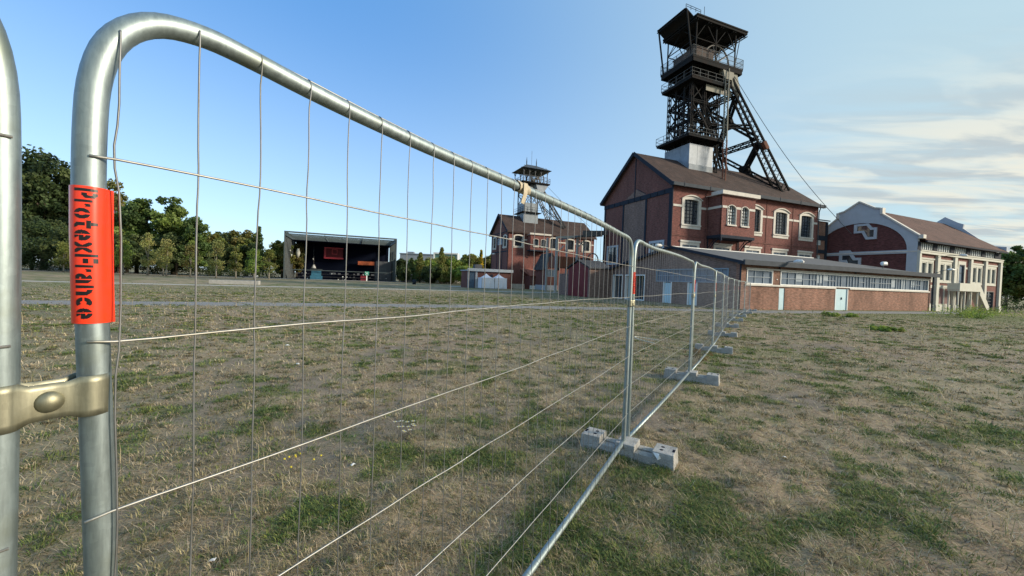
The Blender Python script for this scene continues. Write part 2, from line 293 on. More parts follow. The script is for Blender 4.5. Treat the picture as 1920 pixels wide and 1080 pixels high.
def rect_window(par,tf,a0,a1,z0,z1,fw=.12,nv=2,nh=1,fm='white_paint',gm='glass_dark',d=-.04,name='window',label=None,back=.12,bm=None,bw=.05):
    g=MB(tf); g.ring([(a0,z0),(a0,z1),(a1,z1),(a1,z0)],[(a0+fw,z0+fw),(a0+fw,z1-fw),(a1-fw,z1-fw),(a1-fw,z0+fw)],d,back)
    w=g.build(name,fm,par,label); fixn(w)
    MB(tf).box(a0+fw*.5,a1-fw*.5,back-.04,back-.01,z0+fw*.5,z1-fw*.5).build('pane',gm,w)
    if nv>1 or nh>1:
        b=MB(tf)
        for k in range(1,nv): a=a0+(a1-a0)*k/nv; b.box(a-bw/2,a+bw/2,back-.09,back-.045,z0+fw,z1-fw)
        for k in range(1,nh): z=z0+(z1-z0)*k/nh; b.box(a0+fw,a1-fw,back-.085,back-.05,z-bw/2,z+bw/2)
        b.build('muntins',bm or fm,w)
    return (a0+.03,a1-.03,z0+.03,z1-.03)
def railing(g,p,q,h=1.1,post=1.4,bal=.0,r=.03,rails=(1,.5)):
    p=Vector(p); q=Vector(q); L=(q-p).length; n=max(1,int(L/post))
    for k in range(n+1): c=p.lerp(q,k/n); g.bar(c,c+Vector((0,0,h)),r*1.5)
    for t in rails: g.bar(p+Vector((0,0,h*t)),q+Vector((0,0,h*t)),r*1.3)
    if bal:
        n=int(L/bal)
        for k in range(n+1): c=p.lerp(q,k/n); g.bar(c,c+Vector((0,0,h)),r*.5)
def floodlight(par,tf,a,z,reach=.9):
    g=MB(tf); g.tube([(a,0,z),(a,-reach*.5,z+.12),(a,-reach,z+.14)],.035,6)
    l=g.build('floodlight','steel_grey',par)
    h=MB(tf); h.tube([(a,-reach+.1,z+.12),(a,-reach-.15,z+.13),(a,-reach-.45,z+.1),(a,-reach-.6,z+.06)],.1,10,radii=[.08,.15,.16,.08]); h.build('lamp_head','lamp_white',l,smooth=True)
# ------------------------------------------------------------------ ground fields
rng=np.random.default_rng(7)
def vnoise(x,y,s,seed):
    x=np.asarray(x)/s+seed*17.3; y=np.asarray(y)/s-seed*9.1; xi=np.floor(x); yi=np.floor(y); fx=x-xi; fy=y-yi
    fx=fx*fx*(3-2*fx); fy=fy*fy*(3-2*fy)
    def h(a,b):
        t=np.sin(a*127.1+b*311.7+seed*74.7)*43758.5453; return t-np.floor(t)
    return (h(xi,yi)*(1-fx)+h(xi+1,yi)*fx)*(1-fy)+(h(xi,yi+1)*(1-fx)+h(xi+1,yi+1)*fx)*fy
def fbm(x,y,s,seed,o=4):
    a=0;t=0;w_=1
    for k in range(o): a=a+w_*vnoise(x,y,s/2**k,seed+k*3); t+=w_; w_*=.55
    return a/t
def sm(v,a,b): t=np.clip((v-a)/(b-a),0,1); return t*t*(3-2*t)
def gz(x,y):
    x=np.asarray(x,float); y=np.asarray(y,float)
    u=x*.930+y*.368; d=np.hypot(x,y)
    rel=(fbm(x,y,1.6,3)-.5)*.08+(fbm(x,y,.30,5,3)-.5)*.065*np.clip(1.6-d/9,.15,1)
    return -.56*sm(u,53,62)+rel*np.clip(1-d/45,.0,1)*np.where(d<60,1,0)
def green(x,y):
    """share of living green in the dry turf"""
    x=np.asarray(x,float); y=np.asarray(y,float); d=np.hypot(x,y)
    g=sm(fbm(x,y,.42,11,4),.57,.70)*.85+sm(fbm(x,y,.18,15,3),.62,.76)*.5+sm(vnoise(x,y,.33,17),.80,.93)*1.1*sm(vnoise(x,y,1.3,19),.35,.6)+sm(fbm(x,y,3.2,21,3),.50,.70)*.22-.05
    for cx,cy,r,k in ((1.0,2.75,.5,.7),(.45,3.0,.3,.5),(1.35,2.25,.4,.4),(.6,2.2,.35,.4),(2.6,8.6,2.2,.35),(7.2,9.0,1.3,.5),(24,27,7,.5),(34,32,8,.7),(44,38,8,.6),(-8,30,9,.45),(-25,30,10,.4),(2.2,15,3,.3)):
        g=g+k*np.exp(-((x-cx)**2+(y-cy)**2)/r**2)*(.35+1.1*fbm(x,y,.4,31,3))
    return np.clip(g+.14*sm(d,16,40)*(.4+1.2*fbm(x,y,7,33,3)),0,1)
def bare(x,y): return sm(fbm(x,y,1.1,41,4),.56,.72)
# ground sheet: rings that widen with distance, out to the horizon
rad=[0.0]+list(np.geomspace(.25,14,170))+list(np.geomspace(14.4,5000,120)); nA=720
V=[(0,0,0)]; 
ang=np.linspace(0,2*math.pi,nA,endpoint=False)
xs=np.concatenate([[0]]+[np.cos(ang)*r for r in rad[1:]]); ys=np.concatenate([[0]]+[np.sin(ang)*r for r in rad[1:]])
zs=gz(xs,ys); nR=len(rad)-1
fc=[(0,1+i,1+(i+1)%nA) for i in range(nA)]
idx=np.arange(nR-1)[:,None]*nA+1; a_=np.arange(nA)[None,:]; b_=(np.arange(nA)+1)%nA
q=np.stack([idx+a_,idx+nA+a_,idx+nA+b_[None,:],idx+b_[None,:]],-1).reshape(-1,4)
me=bpy.data.meshes.new('ground'); me.from_pydata(np.stack([xs,ys,zs],1).tolist(),[],fc+q.tolist())
at=me.attributes.new('mix','FLOAT_COLOR','POINT'); gr=green(xs,ys); ba=bare(xs,ys)
at.data.foreach_set('color',np.stack([gr,ba,gr*0,gr*0+1],1).astype(np.float32).ravel()); me.polygons.foreach_set('use_smooth',[True]*len(me.polygons))
gm=bpy.data.materials.new('turf'); gm.use_nodes=True; t=gm.node_tree; L=t.links; B=t.nodes['Principled BSDF']; B.inputs['Roughness'].default_value=.95; B.inputs['Specular IOR Level'].default_value=.15
A=t.nodes.new('ShaderNodeAttribute'); A.attribute_name='mix'; sp=t.nodes.new('ShaderNodeSeparateColor'); L.new(A.outputs['Color'],sp.inputs[0])
tcn=t.nodes.new('ShaderNodeTexCoord')
def tn(s,d=6,r=.65,dist=0,mpv=None):
    n=t.nodes.new('ShaderNodeTexNoise'); n.inputs['Scale'].default_value=s; n.inputs['Detail'].default_value=d; n.inputs['Roughness'].default_value=r; n.inputs['Distortion'].default_value=dist
    L.new(tcn.outputs['Object'],n.inputs[0]); return n.outputs[0]
def mrg(v,a,b,c=0,d=1):
    n=t.nodes.new('ShaderNodeMapRange'); n.inputs[1].default_value=a; n.inputs[2].default_value=b; n.inputs[3].default_value=c; n.inputs[4].default_value=d; L.new(v,n.inputs[0]); return n.outputs[0]
def mxc(f,c1,c2):
    n=t.nodes.new('ShaderNodeMix'); n.data_type='RGBA'; L.new(f,n.inputs[0]) if not isinstance(f,float) else None
    for i,c in ((6,c1),(7,c2)):
        if isinstance(c,tuple): n.inputs[i].default_value=(*c,1)
        else: L.new(c,n.inputs[i])
    return n.outputs[2]
def ma(op,a,b):
    n=t.nodes.new('ShaderNodeMath'); n.operation=op
    for i,v in enumerate((a,b)):
        if isinstance(v,(int,float)): n.inputs[i].default_value=v
        else: L.new(v,n.inputs[i])
    n.use_clamp=True; return n.outputs[0]
straw=mxc(mrg(tn(38,8,.75),.35,.65),(.19,.140,.098),(.42,.325,.215))
straw=mxc(mrg(tn(7,5),.4,.7),straw,(.31,.225,.155))
straw=mxc(mrg(tn(.12,4),.42,.62,0,.55),straw,(.33,.29,.185))
dirt=mxc(mrg(tn(60,6,.7),.4,.62),(.13,.108,.092),(.225,.19,.16))
grn=mxc(mrg(tn(45,6,.7),.35,.65),(.085,.10,.038),(.19,.19,.085))
gf=ma('ADD',sp.outputs[0],mrg(tn(2.6,7,.7),.5,.72,0,.30)); gf=ma('MULTIPLY',gf,mrg(tn(24,5,.7),.30,.55,.25,1))
gf2=ma('ADD',gf,mrg(tn(.055,5,.6),.46,.60,0,.35))
straw=mxc(mrg(tn(15,7,.75),.52,.70,0,.75),straw,(.085,.068,.05)); c=mxc(ma('MULTIPLY',sp.outputs[1],.7),straw,dirt); c=mxc(gf2,c,grn); L.new(c,B.inputs['Base Color'])
bp=t.nodes.new('ShaderNodeBump'); bp.inputs['Strength'].default_value=.6; bp.inputs['Distance'].default_value=.025
L.new(ma('ADD',ma('MULTIPLY',tn(30,8,.8),.7),ma('MULTIPLY',tn(5,5),.8)),bp.inputs['Height']); L.new(bp.outputs[0],B.inputs['Normal'])
me.materials.append(gm); go=bpy.data.objects.new('ground',me); COL.objects.link(go); tag(go,'dry patchy turf of the open field',kind='structure')
# paths laid on the turf
mat('asphalt',(.225,.215,.205),.9,scale=2,noise=.7,bump=.4,bscale=60,col2=(.17,.17,.175)); mat('pale_kerb',(.42,.40,.37),.9,scale=2,noise=.7)
def ribbon(name,pts,wid,m,lab,h=.012):
    g=MB(); P=[Vector((x,y)) for x,y in pts]; Q=[]
    for p,q_ in zip(P,P[1:]):
        n=max(1,int((q_-p).length/1.0))
        Q+=[p.lerp(q_,k/n) for k in range(n)]
    Q.append(P[-1]); vs=[]; fs=[]
    wl=wid if isinstance(wid,(list,tuple)) else None
    for i,p in enumerate(Q):
        d=(Q[min(i+1,len(Q)-1)]-Q[max(i-1,0)]).normalized(); nrm=Vector((-d.y,d.x)); W=wid
        for k in range(5):
            c=p+nrm*(W*(k/4-.5)+(random.Random(i*7+k).uniform(-.06,.06) if k in (0,4) else 0)); vs.append((c.x,c.y,float(gz(c.x,c.y))+h+(.02 if 0<k<4 else -.02)))
    for i in range(len(Q)-1):
        for k in range(4): a=i*5+k; fs.append((a,a+5,a+6,a+1))
    g.add(vs,fs); o=g.build(name,m,smooth=True); tag(o,lab,kind='structure'); return o
random.seed(3)
ribbon('path',[(-75,-5.5),(-40,8.2),(-19.5,15.6),(-9.7,19.5),(-1.8,22.2),(4.7,24.1),(11,25.9),(16.5,26.6),(30,31.8),(42,36.4),(62,44.5)],2.6,'asphalt','grey asphalt footpath crossing the field to the low brick building')
ribbon('path',[(-85,16.5),(-42,33.6),(-33,37.1),(-14,46.3),(-1.5,51.6),(12,57.2)],1.1,'pale_kerb','thin pale concrete path across the middle of the field',.02)
ribbon('pavement',[(-70,84.9),(-56,90.5),(-28,102.2)],2.2,'pale_kerb','pale concrete apron in front of the open stage building',.06)
ribbon('pavement',[(-12,72),(2,77.9),(12,80.5)],5,'pale_kerb','pale yard in front of the white tents and distant brick building',.03)
ribbon('path',[(-160,92),(-110,80),(-72,84)],1.8,'pale_kerb','far pale path beside the rocks under the big trees',.04)
# ------------------------------------------------------------------ grass stuff
def blades(name,n,kind,rmin,rmax,label):
    """many small bent blades as one mesh; kind: dry, green, weed, tall"""
    k=int(n*3.2); u_=rng.random(k); r=rmin*(rmax/rmin)**(u_**.8); th=rng.uniform(R_(-64),R_(64),k)
    x=np.sin(th)*r; y=np.cos(th)*r; g=green(x,y); ba=bare(x,y)
    if kind=='dry': p=(1-g*.75)*(1-ba*.65)*(.35+.9*fbm(x,y,.3,51,3))
    elif kind=='green': p=g**.8*(.5+.8*fbm(x,y,.22,61,3))
    elif kind=='weed': p=sm(g,.40,.9)*(fbm(x,y,.10,71,2)>.42)
    else: p=(1-g)*(fbm(x,y,.5,81,3)>.60)
    keep=rng.random(k)<p; x=x[keep][:n]; y=y[keep][:n]; r=r[keep][:n]; k=len(x)
    z=gz(x,y)-.003; pxl=r*.0026   # never thinner than about a pixel far away
    a=rng.uniform(0,2*math.pi,k)
    if kind=='dry': ln=rng.uniform(.025,.085,k); wd=np.maximum(rng.uniform(.0012,.0026,k),pxl*.42); tilt=rng.uniform(.35,1.05,k)**.7; up=np.cos(np.minimum(tilt*1.45,1.5))
    elif kind=='green': ln=rng.uniform(.015,.042,k); wd=np.maximum(rng.uniform(.0018,.0035,k),pxl*.45); tilt=rng.uniform(.1,.95,k); up=np.cos(tilt*1.3)
    elif kind=='weed': ln=rng.uniform(.014,.036,k); wd=np.maximum(rng.uniform(.005,.011,k),pxl*.5); tilt=rng.uniform(.2,.95,k); up=np.cos(tilt*1.3)
    else: ln=rng.uniform(.10,.24,k); wd=np.maximum(rng.uniform(.001,.0018,k),pxl*.3); tilt=rng.uniform(0,.5,k); up=np.cos(tilt*1.2)
    ln=ln*np.clip(1+r*.03,1,1.6); hz=np.sqrt(1-up*up)
    dx=np.cos(a);dy=np.sin(a);sx=-dy;sy=dx
    h1=ln*.55*up; l1=ln*.5*hz; h2=ln*(up*.85); l2=ln*(hz+.25)
    if kind=='weed': wm=wd*1.0; wb=wd*.3
    else: wm=wd*.8; wb=wd
    P=np.empty((k,5,3)); 
    P[:,0]=np.stack([x-sx*wb/2,y-sy*wb/2,z],1);P[:,1]=np.stack([x+sx*wb/2,y+sy*wb/2,z],1)
    P[:,2]=np.stack([x+dx*l1+sx*wm/2,y+dy*l1+sy*wm/2,z+h1],1);P[:,3]=np.stack([x+dx*l1-sx*wm/2,y+dy*l1-sy*wm/2,z+h1],1)
    P[:,4]=np.stack([x+dx*l2,y+dy*l2,z+h2],1)
    me=bpy.data.meshes.new(name); me.vertices.add(k*5); me.vertices.foreach_set('co',P.astype(np.float32).ravel())
    li=np.empty((k,7),np.int32); b0=np.arange(k)[:,None]*5; li[:,:4]=b0+np.array([[0,1,2,3]]); li[:,4:]=b0+np.array([[3,2,4]])
    me.loops.add(k*7); me.loops.foreach_set('vertex_index',li.ravel()); me.polygons.add(k*2)
    ls=np.empty((k,2),np.int32); ls[:,0]=np.arange(k)*7; ls[:,1]=ls[:,0]+4; me.polygons.foreach_set('loop_start',ls.ravel())
    me.update(calc_edges=True)
    pal={'dry':[(.40,.325,.225),(.27,.205,.145),(.48,.40,.29),(.13,.095,.07),(.33,.285,.165),(.20,.185,.09),(.15,.155,.06)],'green':[(.075,.105,.03),(.11,.135,.04),(.055,.08,.025),(.16,.165,.06)],'weed':[(.07,.135,.035),(.10,.17,.04),(.055,.105,.03),(.19,.20,.05)],'tall':[(.34,.28,.17),(.25,.21,.12),(.16,.17,.08)]}[kind]
    pal=np.array(pal)*1.22; ci=rng.integers(0,len(pal),k); cc=pal[ci]*rng.uniform(.75,1.2,(k,1)); 
    if kind!='weed': cc=cc*(.55+.9*fbm(x,y,.28,91,3))[:,None]
    ca=np.ones((k,5,4)); ca[:,:,:3]=cc[:,None,:]
    at=me.attributes.new('tint','FLOAT_COLOR','POINT'); at.data.foreach_set('color',ca.astype(np.float32).ravel())
    me.materials.append(MT['blade']); o=bpy.data.objects.new(name,me); COL.objects.link(o); return tag(o,label,'grass' if kind!='weed' else 'weeds',kind='stuff')
bm_=bpy.data.materials.new('blade'); bm_.use_nodes=True; t=bm_.node_tree; b=t.nodes['Principled BSDF']; b.inputs['Roughness'].default_value=.7; b.inputs['Specular IOR Level'].default_value=.25
A=t.nodes.new('ShaderNodeAttribute'); A.attribute_name='tint'; t.links.new(A.outputs['Color'],b.inputs['Base Color'])
tr=t.nodes.new('ShaderNodeBsdfTranslucent'); t.links.new(A.outputs['Color'],tr.inputs[0]); mx=t.nodes.new('ShaderNodeMixShader'); mx.inputs[0].default_value=.3; t.links.new(b.outputs[0],mx.inputs[1]); t.links.new(tr.outputs[0],mx.inputs[2]); t.links.new(mx.outputs[0],t.nodes['Material Output'].inputs[0]); MT['blade']=bm_
def tussocks(name,n,label):
    """tufts: every clump has its own colour family, blades lean outwards from its centre"""
    k=n*4; r=1.05*(34/1.05)**(rng.random(k)**.85); th=rng.uniform(R_(-62),R_(62),k); x=np.sin(th)*r; y=np.cos(th)*r
    g=green(x,y); keep=rng.random(k)<(.30+.70*g)*(1-.5*bare(x,y)); x=x[keep][:n]; y=y[keep][:n]; r=r[keep][:n]; g=g[keep][:n]; n=len(x)
    fam=np.where(rng.random(n)<.15+.9*g,rng.integers(0,3,n),rng.integers(3,6,n)); rc=rng.uniform(.025,.085,n)*np.clip(1+r*.05,1,2.4)*(1+.5*g); per=34
    X=np.repeat(x,per);Y=np.repeat(y,per);RC=np.repeat(rc,per);FM_=np.repeat(fam,per);RR=np.repeat(r,per); K=len(X)
    a=rng.uniform(0,2*math.pi,K); q=np.sqrt(rng.random(K)); bx=X+np.cos(a)*q*RC; by=Y+np.sin(a)*q*RC*.9; z=gz(bx,by)-.004
    ln=np.minimum((.35+.6*(1-q))*RC*rng.uniform(.7,1.3,K)+.010,.04*np.clip(1+RR*.04,1,1.7)); wd=np.maximum(rng.uniform(.0022,.0048,K),RR*.0011); aa=a+rng.normal(0,.6,K); hz=np.clip(.25+.6*q+rng.normal(0,.12,K),.1,.95); up=np.sqrt(1-hz*hz)
    dx=np.cos(aa);dy=np.sin(aa);sx=-dy*wd/2;sy=dx*wd/2
    P=np.empty((K,5,3)); P[:,0]=np.stack([bx-sx,by-sy,z],1);P[:,1]=np.stack([bx+sx,by+sy,z],1)
    P[:,2]=np.stack([bx+dx*ln*hz*.5+sx,by+dy*ln*hz*.5+sy,z+ln*.6*up],1);P[:,3]=np.stack([bx+dx*ln*hz*.5-sx,by+dy*ln*hz*.5-sy,z+ln*.6*up],1);P[:,4]=np.stack([bx+dx*ln*(hz+.2),by+dy*ln*(hz+.2),z+ln*.85*up],1)
    me=bpy.data.meshes.new(name); me.vertices.add(K*5); me.vertices.foreach_set('co',P.astype(np.float32).ravel())
    li=np.empty((K,7),np.int32); b0=np.arange(K)[:,None]*5; li[:,:4]=b0+np.array([[0,1,2,3]]); li[:,4:]=b0+np.array([[3,2,4]])
    me.loops.add(K*7); me.loops.foreach_set('vertex_index',li.ravel()); me.polygons.add(K*2); ls=np.empty((K,2),np.int32); ls[:,0]=np.arange(K)*7; ls[:,1]=ls[:,0]+4; me.polygons.foreach_set('loop_start',ls.ravel()); me.update(calc_edges=True)
    pal=np.array([(.10,.135,.04),(.145,.165,.05),(.075,.11,.038),(.25,.215,.12),(.33,.27,.18),(.17,.15,.09)])*1.3; cl_=pal[fam]*rng.uniform(.65,1.3,(n,1)); cc=np.repeat(cl_,per,0)*rng.uniform(.7,1.3,(K,1)); ca=np.ones((K,5,4)); ca[:,:,:3]=cc[:,None,:]
    at=me.attributes.new('tint','FLOAT_COLOR','POINT'); at.data.foreach_set('color',ca.astype(np.float32).ravel()); me.materials.append(MT['blade']); o=bpy.data.objects.new(name,me); COL.objects.link(o); return tag(o,label,'grass',kind='stuff')
tussocks('grass_tufts',8500,'low tufts of green and straw-coloured grass dotted over the field')
blades('dry_grass',200000,'dry',1.0,42,'short withered straw-coloured grass covering the field')
blades('green_grass',80000,'green',1.0,55,'green grass growing in patches through the dry turf')
blades('ground_weeds',75000,'weed',1.0,30,'leafy green weeds in clumps between the dry grass')
blades('tall_grass',5000,'tall',1.3,40,'thin dry seed stalks standing above the turf')
# ------------------------------------------------------------------ foliage
lm=bpy.data.materials.new('leaf'); lm.use_nodes=True; t=lm.node_tree; b=t.nodes['Principled BSDF']; b.inputs['Roughness'].default_value=.6; b.inputs['Specular IOR Level'].default_value=.3
A=t.nodes.new('ShaderNodeAttribute'); A.attribute_name='tint'; t.links.new(A.outputs['Color'],b.inputs['Base Color'])
tr=t.nodes.new('ShaderNodeBsdfTranslucent'); t.links.new(A.outputs['Color'],tr.inputs[0]); mx=t.nodes.new('ShaderNodeMixShader'); mx.inputs[0].default_value=.35; t.links.new(b.outputs[0],mx.inputs[1]); t.links.new(tr.outputs[0],mx.inputs[2]); t.links.new(mx.outputs[0],t.nodes['Material Output'].inputs[0])
def leafmesh(name,cen,rad_,per,size,cols,seed):
    """cen: clump centres (n,3); rad_: clump radii; leaf quads spread through each clump"""
    g=np.random.default_rng(seed); n=len(cen); k=n*per
    d=g.normal(size=(k,3)); d/=np.linalg.norm(d,axis=1)[:,None]; rr=g.random(k)**.45
    P=np.repeat(cen,per,0)+d*rr[:,None]*np.repeat(rad_,per)[:,None]*np.array([1,1,.75])
    a=g.normal(size=(k,3)); a/=np.linalg.norm(a,axis=1)[:,None]; b=np.cross(a,g.normal(size=(k,3))); b/=np.linalg.norm(b,axis=1)[:,None]
    s=size*g.uniform(.6,1.3,k)[:,None]; q=np.stack([P-a*s*.5,P+b*s*.35,P+a*s*.5,P-b*s*.35],1)
    me=bpy.data.meshes.new(name); me.vertices.add(k*4); me.vertices.foreach_set('co',q.astype(np.float32).ravel()); me.loops.add(k*4); me.loops.foreach_set('vertex_index',np.arange(k*4,dtype=np.int32)); me.polygons.add(k); me.polygons.foreach_set('loop_start',np.arange(k,dtype=np.int32)*4); me.update(calc_edges=True)
    cols=np.array(cols); cc=np.repeat(cols[g.integers(0,len(cols),n)]*g.uniform(.75,1.25,(n,1)),per,0)*g.uniform(.75,1.25,(k,1)); ca=np.ones((k,4,4)); ca[:,:,:3]=cc[:,None,:]
    at=me.attributes.new('tint','FLOAT_COLOR','POINT'); at.data.foreach_set('color',ca.astype(np.float32).ravel()); me.materials.append(lm); return me
PAL={'dark':[(0.040,0.066,0.027),(0.055,0.086,0.031),(0.075,0.100,0.034)],'oak':[(0.110,0.170,0.043),(0.164,0.222,0.054),(0.076,0.128,0.040)],'olive':[(0.186,0.203,0.050),(0.143,0.181,0.047),(0.20,0.195,0.06)],'autumn':[(.15,.15,.05),(.13,.155,.05),(.19,.155,.05),(.15,.16,.05)],'pale':[(0.263,0.276,0.090),(0.219,0.245,0.082),(0.329,0.297,0.108)],'conifer':[(0.055,0.106,0.040),(0.088,0.139,0.046),(0.120,0.149,0.046)],'yellow':[(0.65,0.50,0.04),(0.50,0.38,0.04),(0.219,0.191,0.036)],'green':[(0.198,0.276,0.054),(0.241,0.297,0.064),(0.154,0.234,0.050)]}
def tree(name,label,x,y,h,wd,shape,pal,seed,group,dens=1.0,bark='bark'):
    g=np.random.default_rng(seed); root=thing(name,label,'tree',(x,y,float(gz(x,y))-.05),g.uniform(0,6),group); r=wd/2
    if shape=='round':
        n=int(80*dens); u=g.normal(size=(n,3)); u/=np.linalg.norm(u,axis=1)[:,None]; q_=g.random(n)**.33
        low=.04 if (pal in ('dark','oak','olive','autumn') or h<6) else .15; c=u*q_[:,None]*np.array([r*.8,r*.8,h*(1-low)*.42]); c[:,2]+=h*(low+(1-low)*.5)
        c[:,:2]*=(1+.25*np.sin(c[:,2:3]*1.3+seed)); cr=g.uniform(.16,.30,n)*max(r,h*.28)*1.0; per=int(120*dens**.5); sz=.36+.014*h
    elif shape=='cone':
        n=int(46*dens); tt=g.random(n)**.8; ph=g.uniform(0,6.28,n); rr=r*(1-tt)*.75*g.random(n)**.5
        c=np.stack([np.cos(ph)*rr,np.sin(ph)*rr,h*(.10+tt*.86)],1); cr=(.10+.36*(1-tt))*r*g.uniform(.7,1.2,n)+.12; per=80; sz=.32
    else:  # young, narrow, airy
        n=int(30*dens); tt=g.random(n); ph=g.uniform(0,6.28,n); rr=r*.62*np.sin(np.clip(tt*.9+.12,0,1)*3.14)**.7*g.random(n)**.5
        c=np.stack([np.cos(ph)*rr,np.sin(ph)*rr,h*(.25+tt*.70)],1); cr=g.uniform(.22,.4,n)*r+.1; per=70; sz=.26
    cm=leafmesh('crown',c,cr,per,sz,PAL[pal],seed); co=bpy.data.objects.new('crown',cm); COL.objects.link(co); co.parent=root
    tb=MB(); lean=g.uniform(-.03,.03,2)*h; tr_=max(.07,.018*h)
    P=[(lean[0]*t_+.1*tr_*math.sin(t_*9),lean[1]*t_,h*.86*t_) for t_ in (0,.15,.35,.6,.8,1)]
    tb.tube(P,tr_,8,radii=[tr_*1.3,tr_,tr_*.85,tr_*.55,tr_*.3,.02])
    for k in range(9 if shape!='cone' else 0):
        j=g.integers(0,len(c)); e=c[j]*np.array([.9,.9,.96]); s0=min(.75,max(.22,e[2]/h*.62)); st=np.array([lean[0]*s0,lean[1]*s0,h*.86*s0]); md=(st+e)/2+np.array([0,0,-.03*h])
        tb.tube([tuple(st),tuple(md),tuple(e)],.1,5,radii=[tr_*.42,tr_*.25,.02])
    tb.build('trunk',bark,root,smooth=True)
    return root
# ------------------------------------------------------------------ large mine building M
def gable_roof(par,a0,a1,b0,b1,ze,bm,zr,th=.28,m='roof_brown',trim='fascia_dark',ov=.45,hip=None):
    """two slopes with verge boards; local a along the ridge"""
    s0=(zr-ze)/(bm-b0); s1=(zr-ze)/(b1-bm)
    g=MB(); e0=ze-ov*s0; e1=ze-ov*s1; A0=a0-ov; A1=a1+ov
    R0=A0; R1=A1-(hip or 0)
    v=[(A0,b0-ov,e0),(A1,b0-ov,e0),(R1,bm,zr),(R0,bm,zr),(A0,b1+ov,e1),(A1,b1+ov,e1)]
    up=[(a,b,z+th) for a,b,z in v]; g.add(v+up,[(0,3,2,1),(3,4,5,2),(6,7,8,9),(9,8,11,10),(0,1,7,6),(4,10,11,5),(0,6,9,3),(3,9,10,4)]+([(1,2,8,7),(2,5,11,8)] if not hip else [(1,2,5),(7,11,8),(1,5,11,7)]))
    r=g.build('roof',m,par); fixn(r)
    t=MB()
    t.bar((A0-.04,b0-ov-.05,e0+th*.5),(A0-.04,bm,zr+th*.6),.08,th+.16,(0,0,1)); t.bar((A0-.04,b1+ov+.05,e1+th*.5),(A0-.04,bm,zr+th*.6),.08,th+.16,(0,0,1)); t.build('verge_board',trim,r)
    return r
m_=thing('mine_building','large red brick pithead building under the tall headframe, gable end coloured dark for shade','building',(FM[0],FM[1],0),FM[3])
len_,wid_,ez_=25.82,13.3,13.3
ops=[];wa=[1.43,6.65,11.87,16.88,21.93]
for k,a in enumerate(wa):
    if k!=1: ops.append(arch_window(m_,None,a,a+2.95,8.33,11.75,12.12,label='arched window half hidden behind the oriel' if k==2 else None))
    ops.append(rect_window(m_,None,a,a+2.95,4.3,6.75,fw=.32,nv=2,nh=3,fm='stone_white',gm='glass_pale',bm='white_paint'))
    MB().box(a-.08,a+3.03,-.14,.02,6.752,6.96).build('lintel','stone_white',m_)
f=MB().wall(0,len_,0,ez_,0,.35,ops); w_=f.build('wall','brick_red',m_)
g=MB(gab())
def mz(b): return 13.3+(18.4-13.3)*(1-abs(b-6.65)/6.65)
op2=[]
for a0,a1 in ((.98,3.57),(9.7,12.35)): op2.append(rect_window(m_,gab(),a0,a1,4.25,6.95,fw=.28,nv=3,nh=3,fm='render_grey',gm='glass_dark',bm='fascia_dark'))
g.wall(.36,wid_,0,mz,0,.35,op2,extra=(6.65,)); g.build('gable_wall','brick_dark_shade',m_)
MB(gab(len_-.35)).wall(.36,wid_,0,mz,0,.35,extra=(6.65,)).build('gable_wall','brick_dark_shade',m_)
MB().box(0.36,len_-.36,wid_-.35,wid_,0,13.2).build('wall','brick_dark_shade',m_)
MB(gab()).box(4.5,8.7,-.012,-.002,0,12.3).poly([(4.5,12.9),(6.25,13.9),(8.5,12.95),(8.5,12.92),(4.5,12.88)],-.012,-.002).build('infill_panel','brick_grey',m_)
g=MB(gab()); g.box(.0,13.3,-.10,-.013,12.3,12.85)
for b in (1.2,2.4,3.6,5.4,6.6,7.8,9.6,10.9,12.2): g.box(b-.06,b+.06,-.16,-.10,12.32,12.8)
for b0,b1 in ((.02,.42),(4.2,4.5),(8.7,8.98),(12.9,13.25)): g.box(b0,b1,-.08,-.013,0,12.3)
g.box(6.54,6.7,-.06,-.013,12.86,17.9); g.bar((6.25,-.03,13.9),(4.45,-.03,12.95),.06); g.build('steel_frame','fascia_dark',m_)
MB().tube([(-.1,-.12,13.2),(-.1,-.12,0)],.09,8).build('downpipe','fascia_dark',m_)
g=MB(); g.box(0,len_,-.05,-.002,7.39,7.56)
for a in (5.35,10.9,15.62,20.66,25.72): g.box(a-.06,a+.06,-.045,-.002,0,13.2)
g.tube([(5.2,-.12,13.2),(5.2,-.12,4)],.06,6); g.build('steel_trim','brick_dark_shade',m_)
g=MB()
for a0,a1 in ((.15,1.42),(4.39,5.28),(14.83,15.55),(15.69,16.87),(19.84,20.59),(20.73,21.92),(24.89,25.65)): MB().box(a0,a1,-.055,-.002,10.76,11.01).build('stone_band','stone_white',m_)
gable_roof(m_,0,len_,0,wid_,13.3,6.65,18.4)
g=MB(); g.box(-.5,len_+.45,-.72,-.50,12.98,13.36)
for a in range(1,26,4): g.box(a,a+.07,-.76,-.72,12.9,13.5)
g.tube([(25.3,-.6,13.0),(25.6,-.3,12.6),(25.85,-.1,12.5),(25.85,-.1,4)],.06,6)
g.build('gutter','fascia',m_)
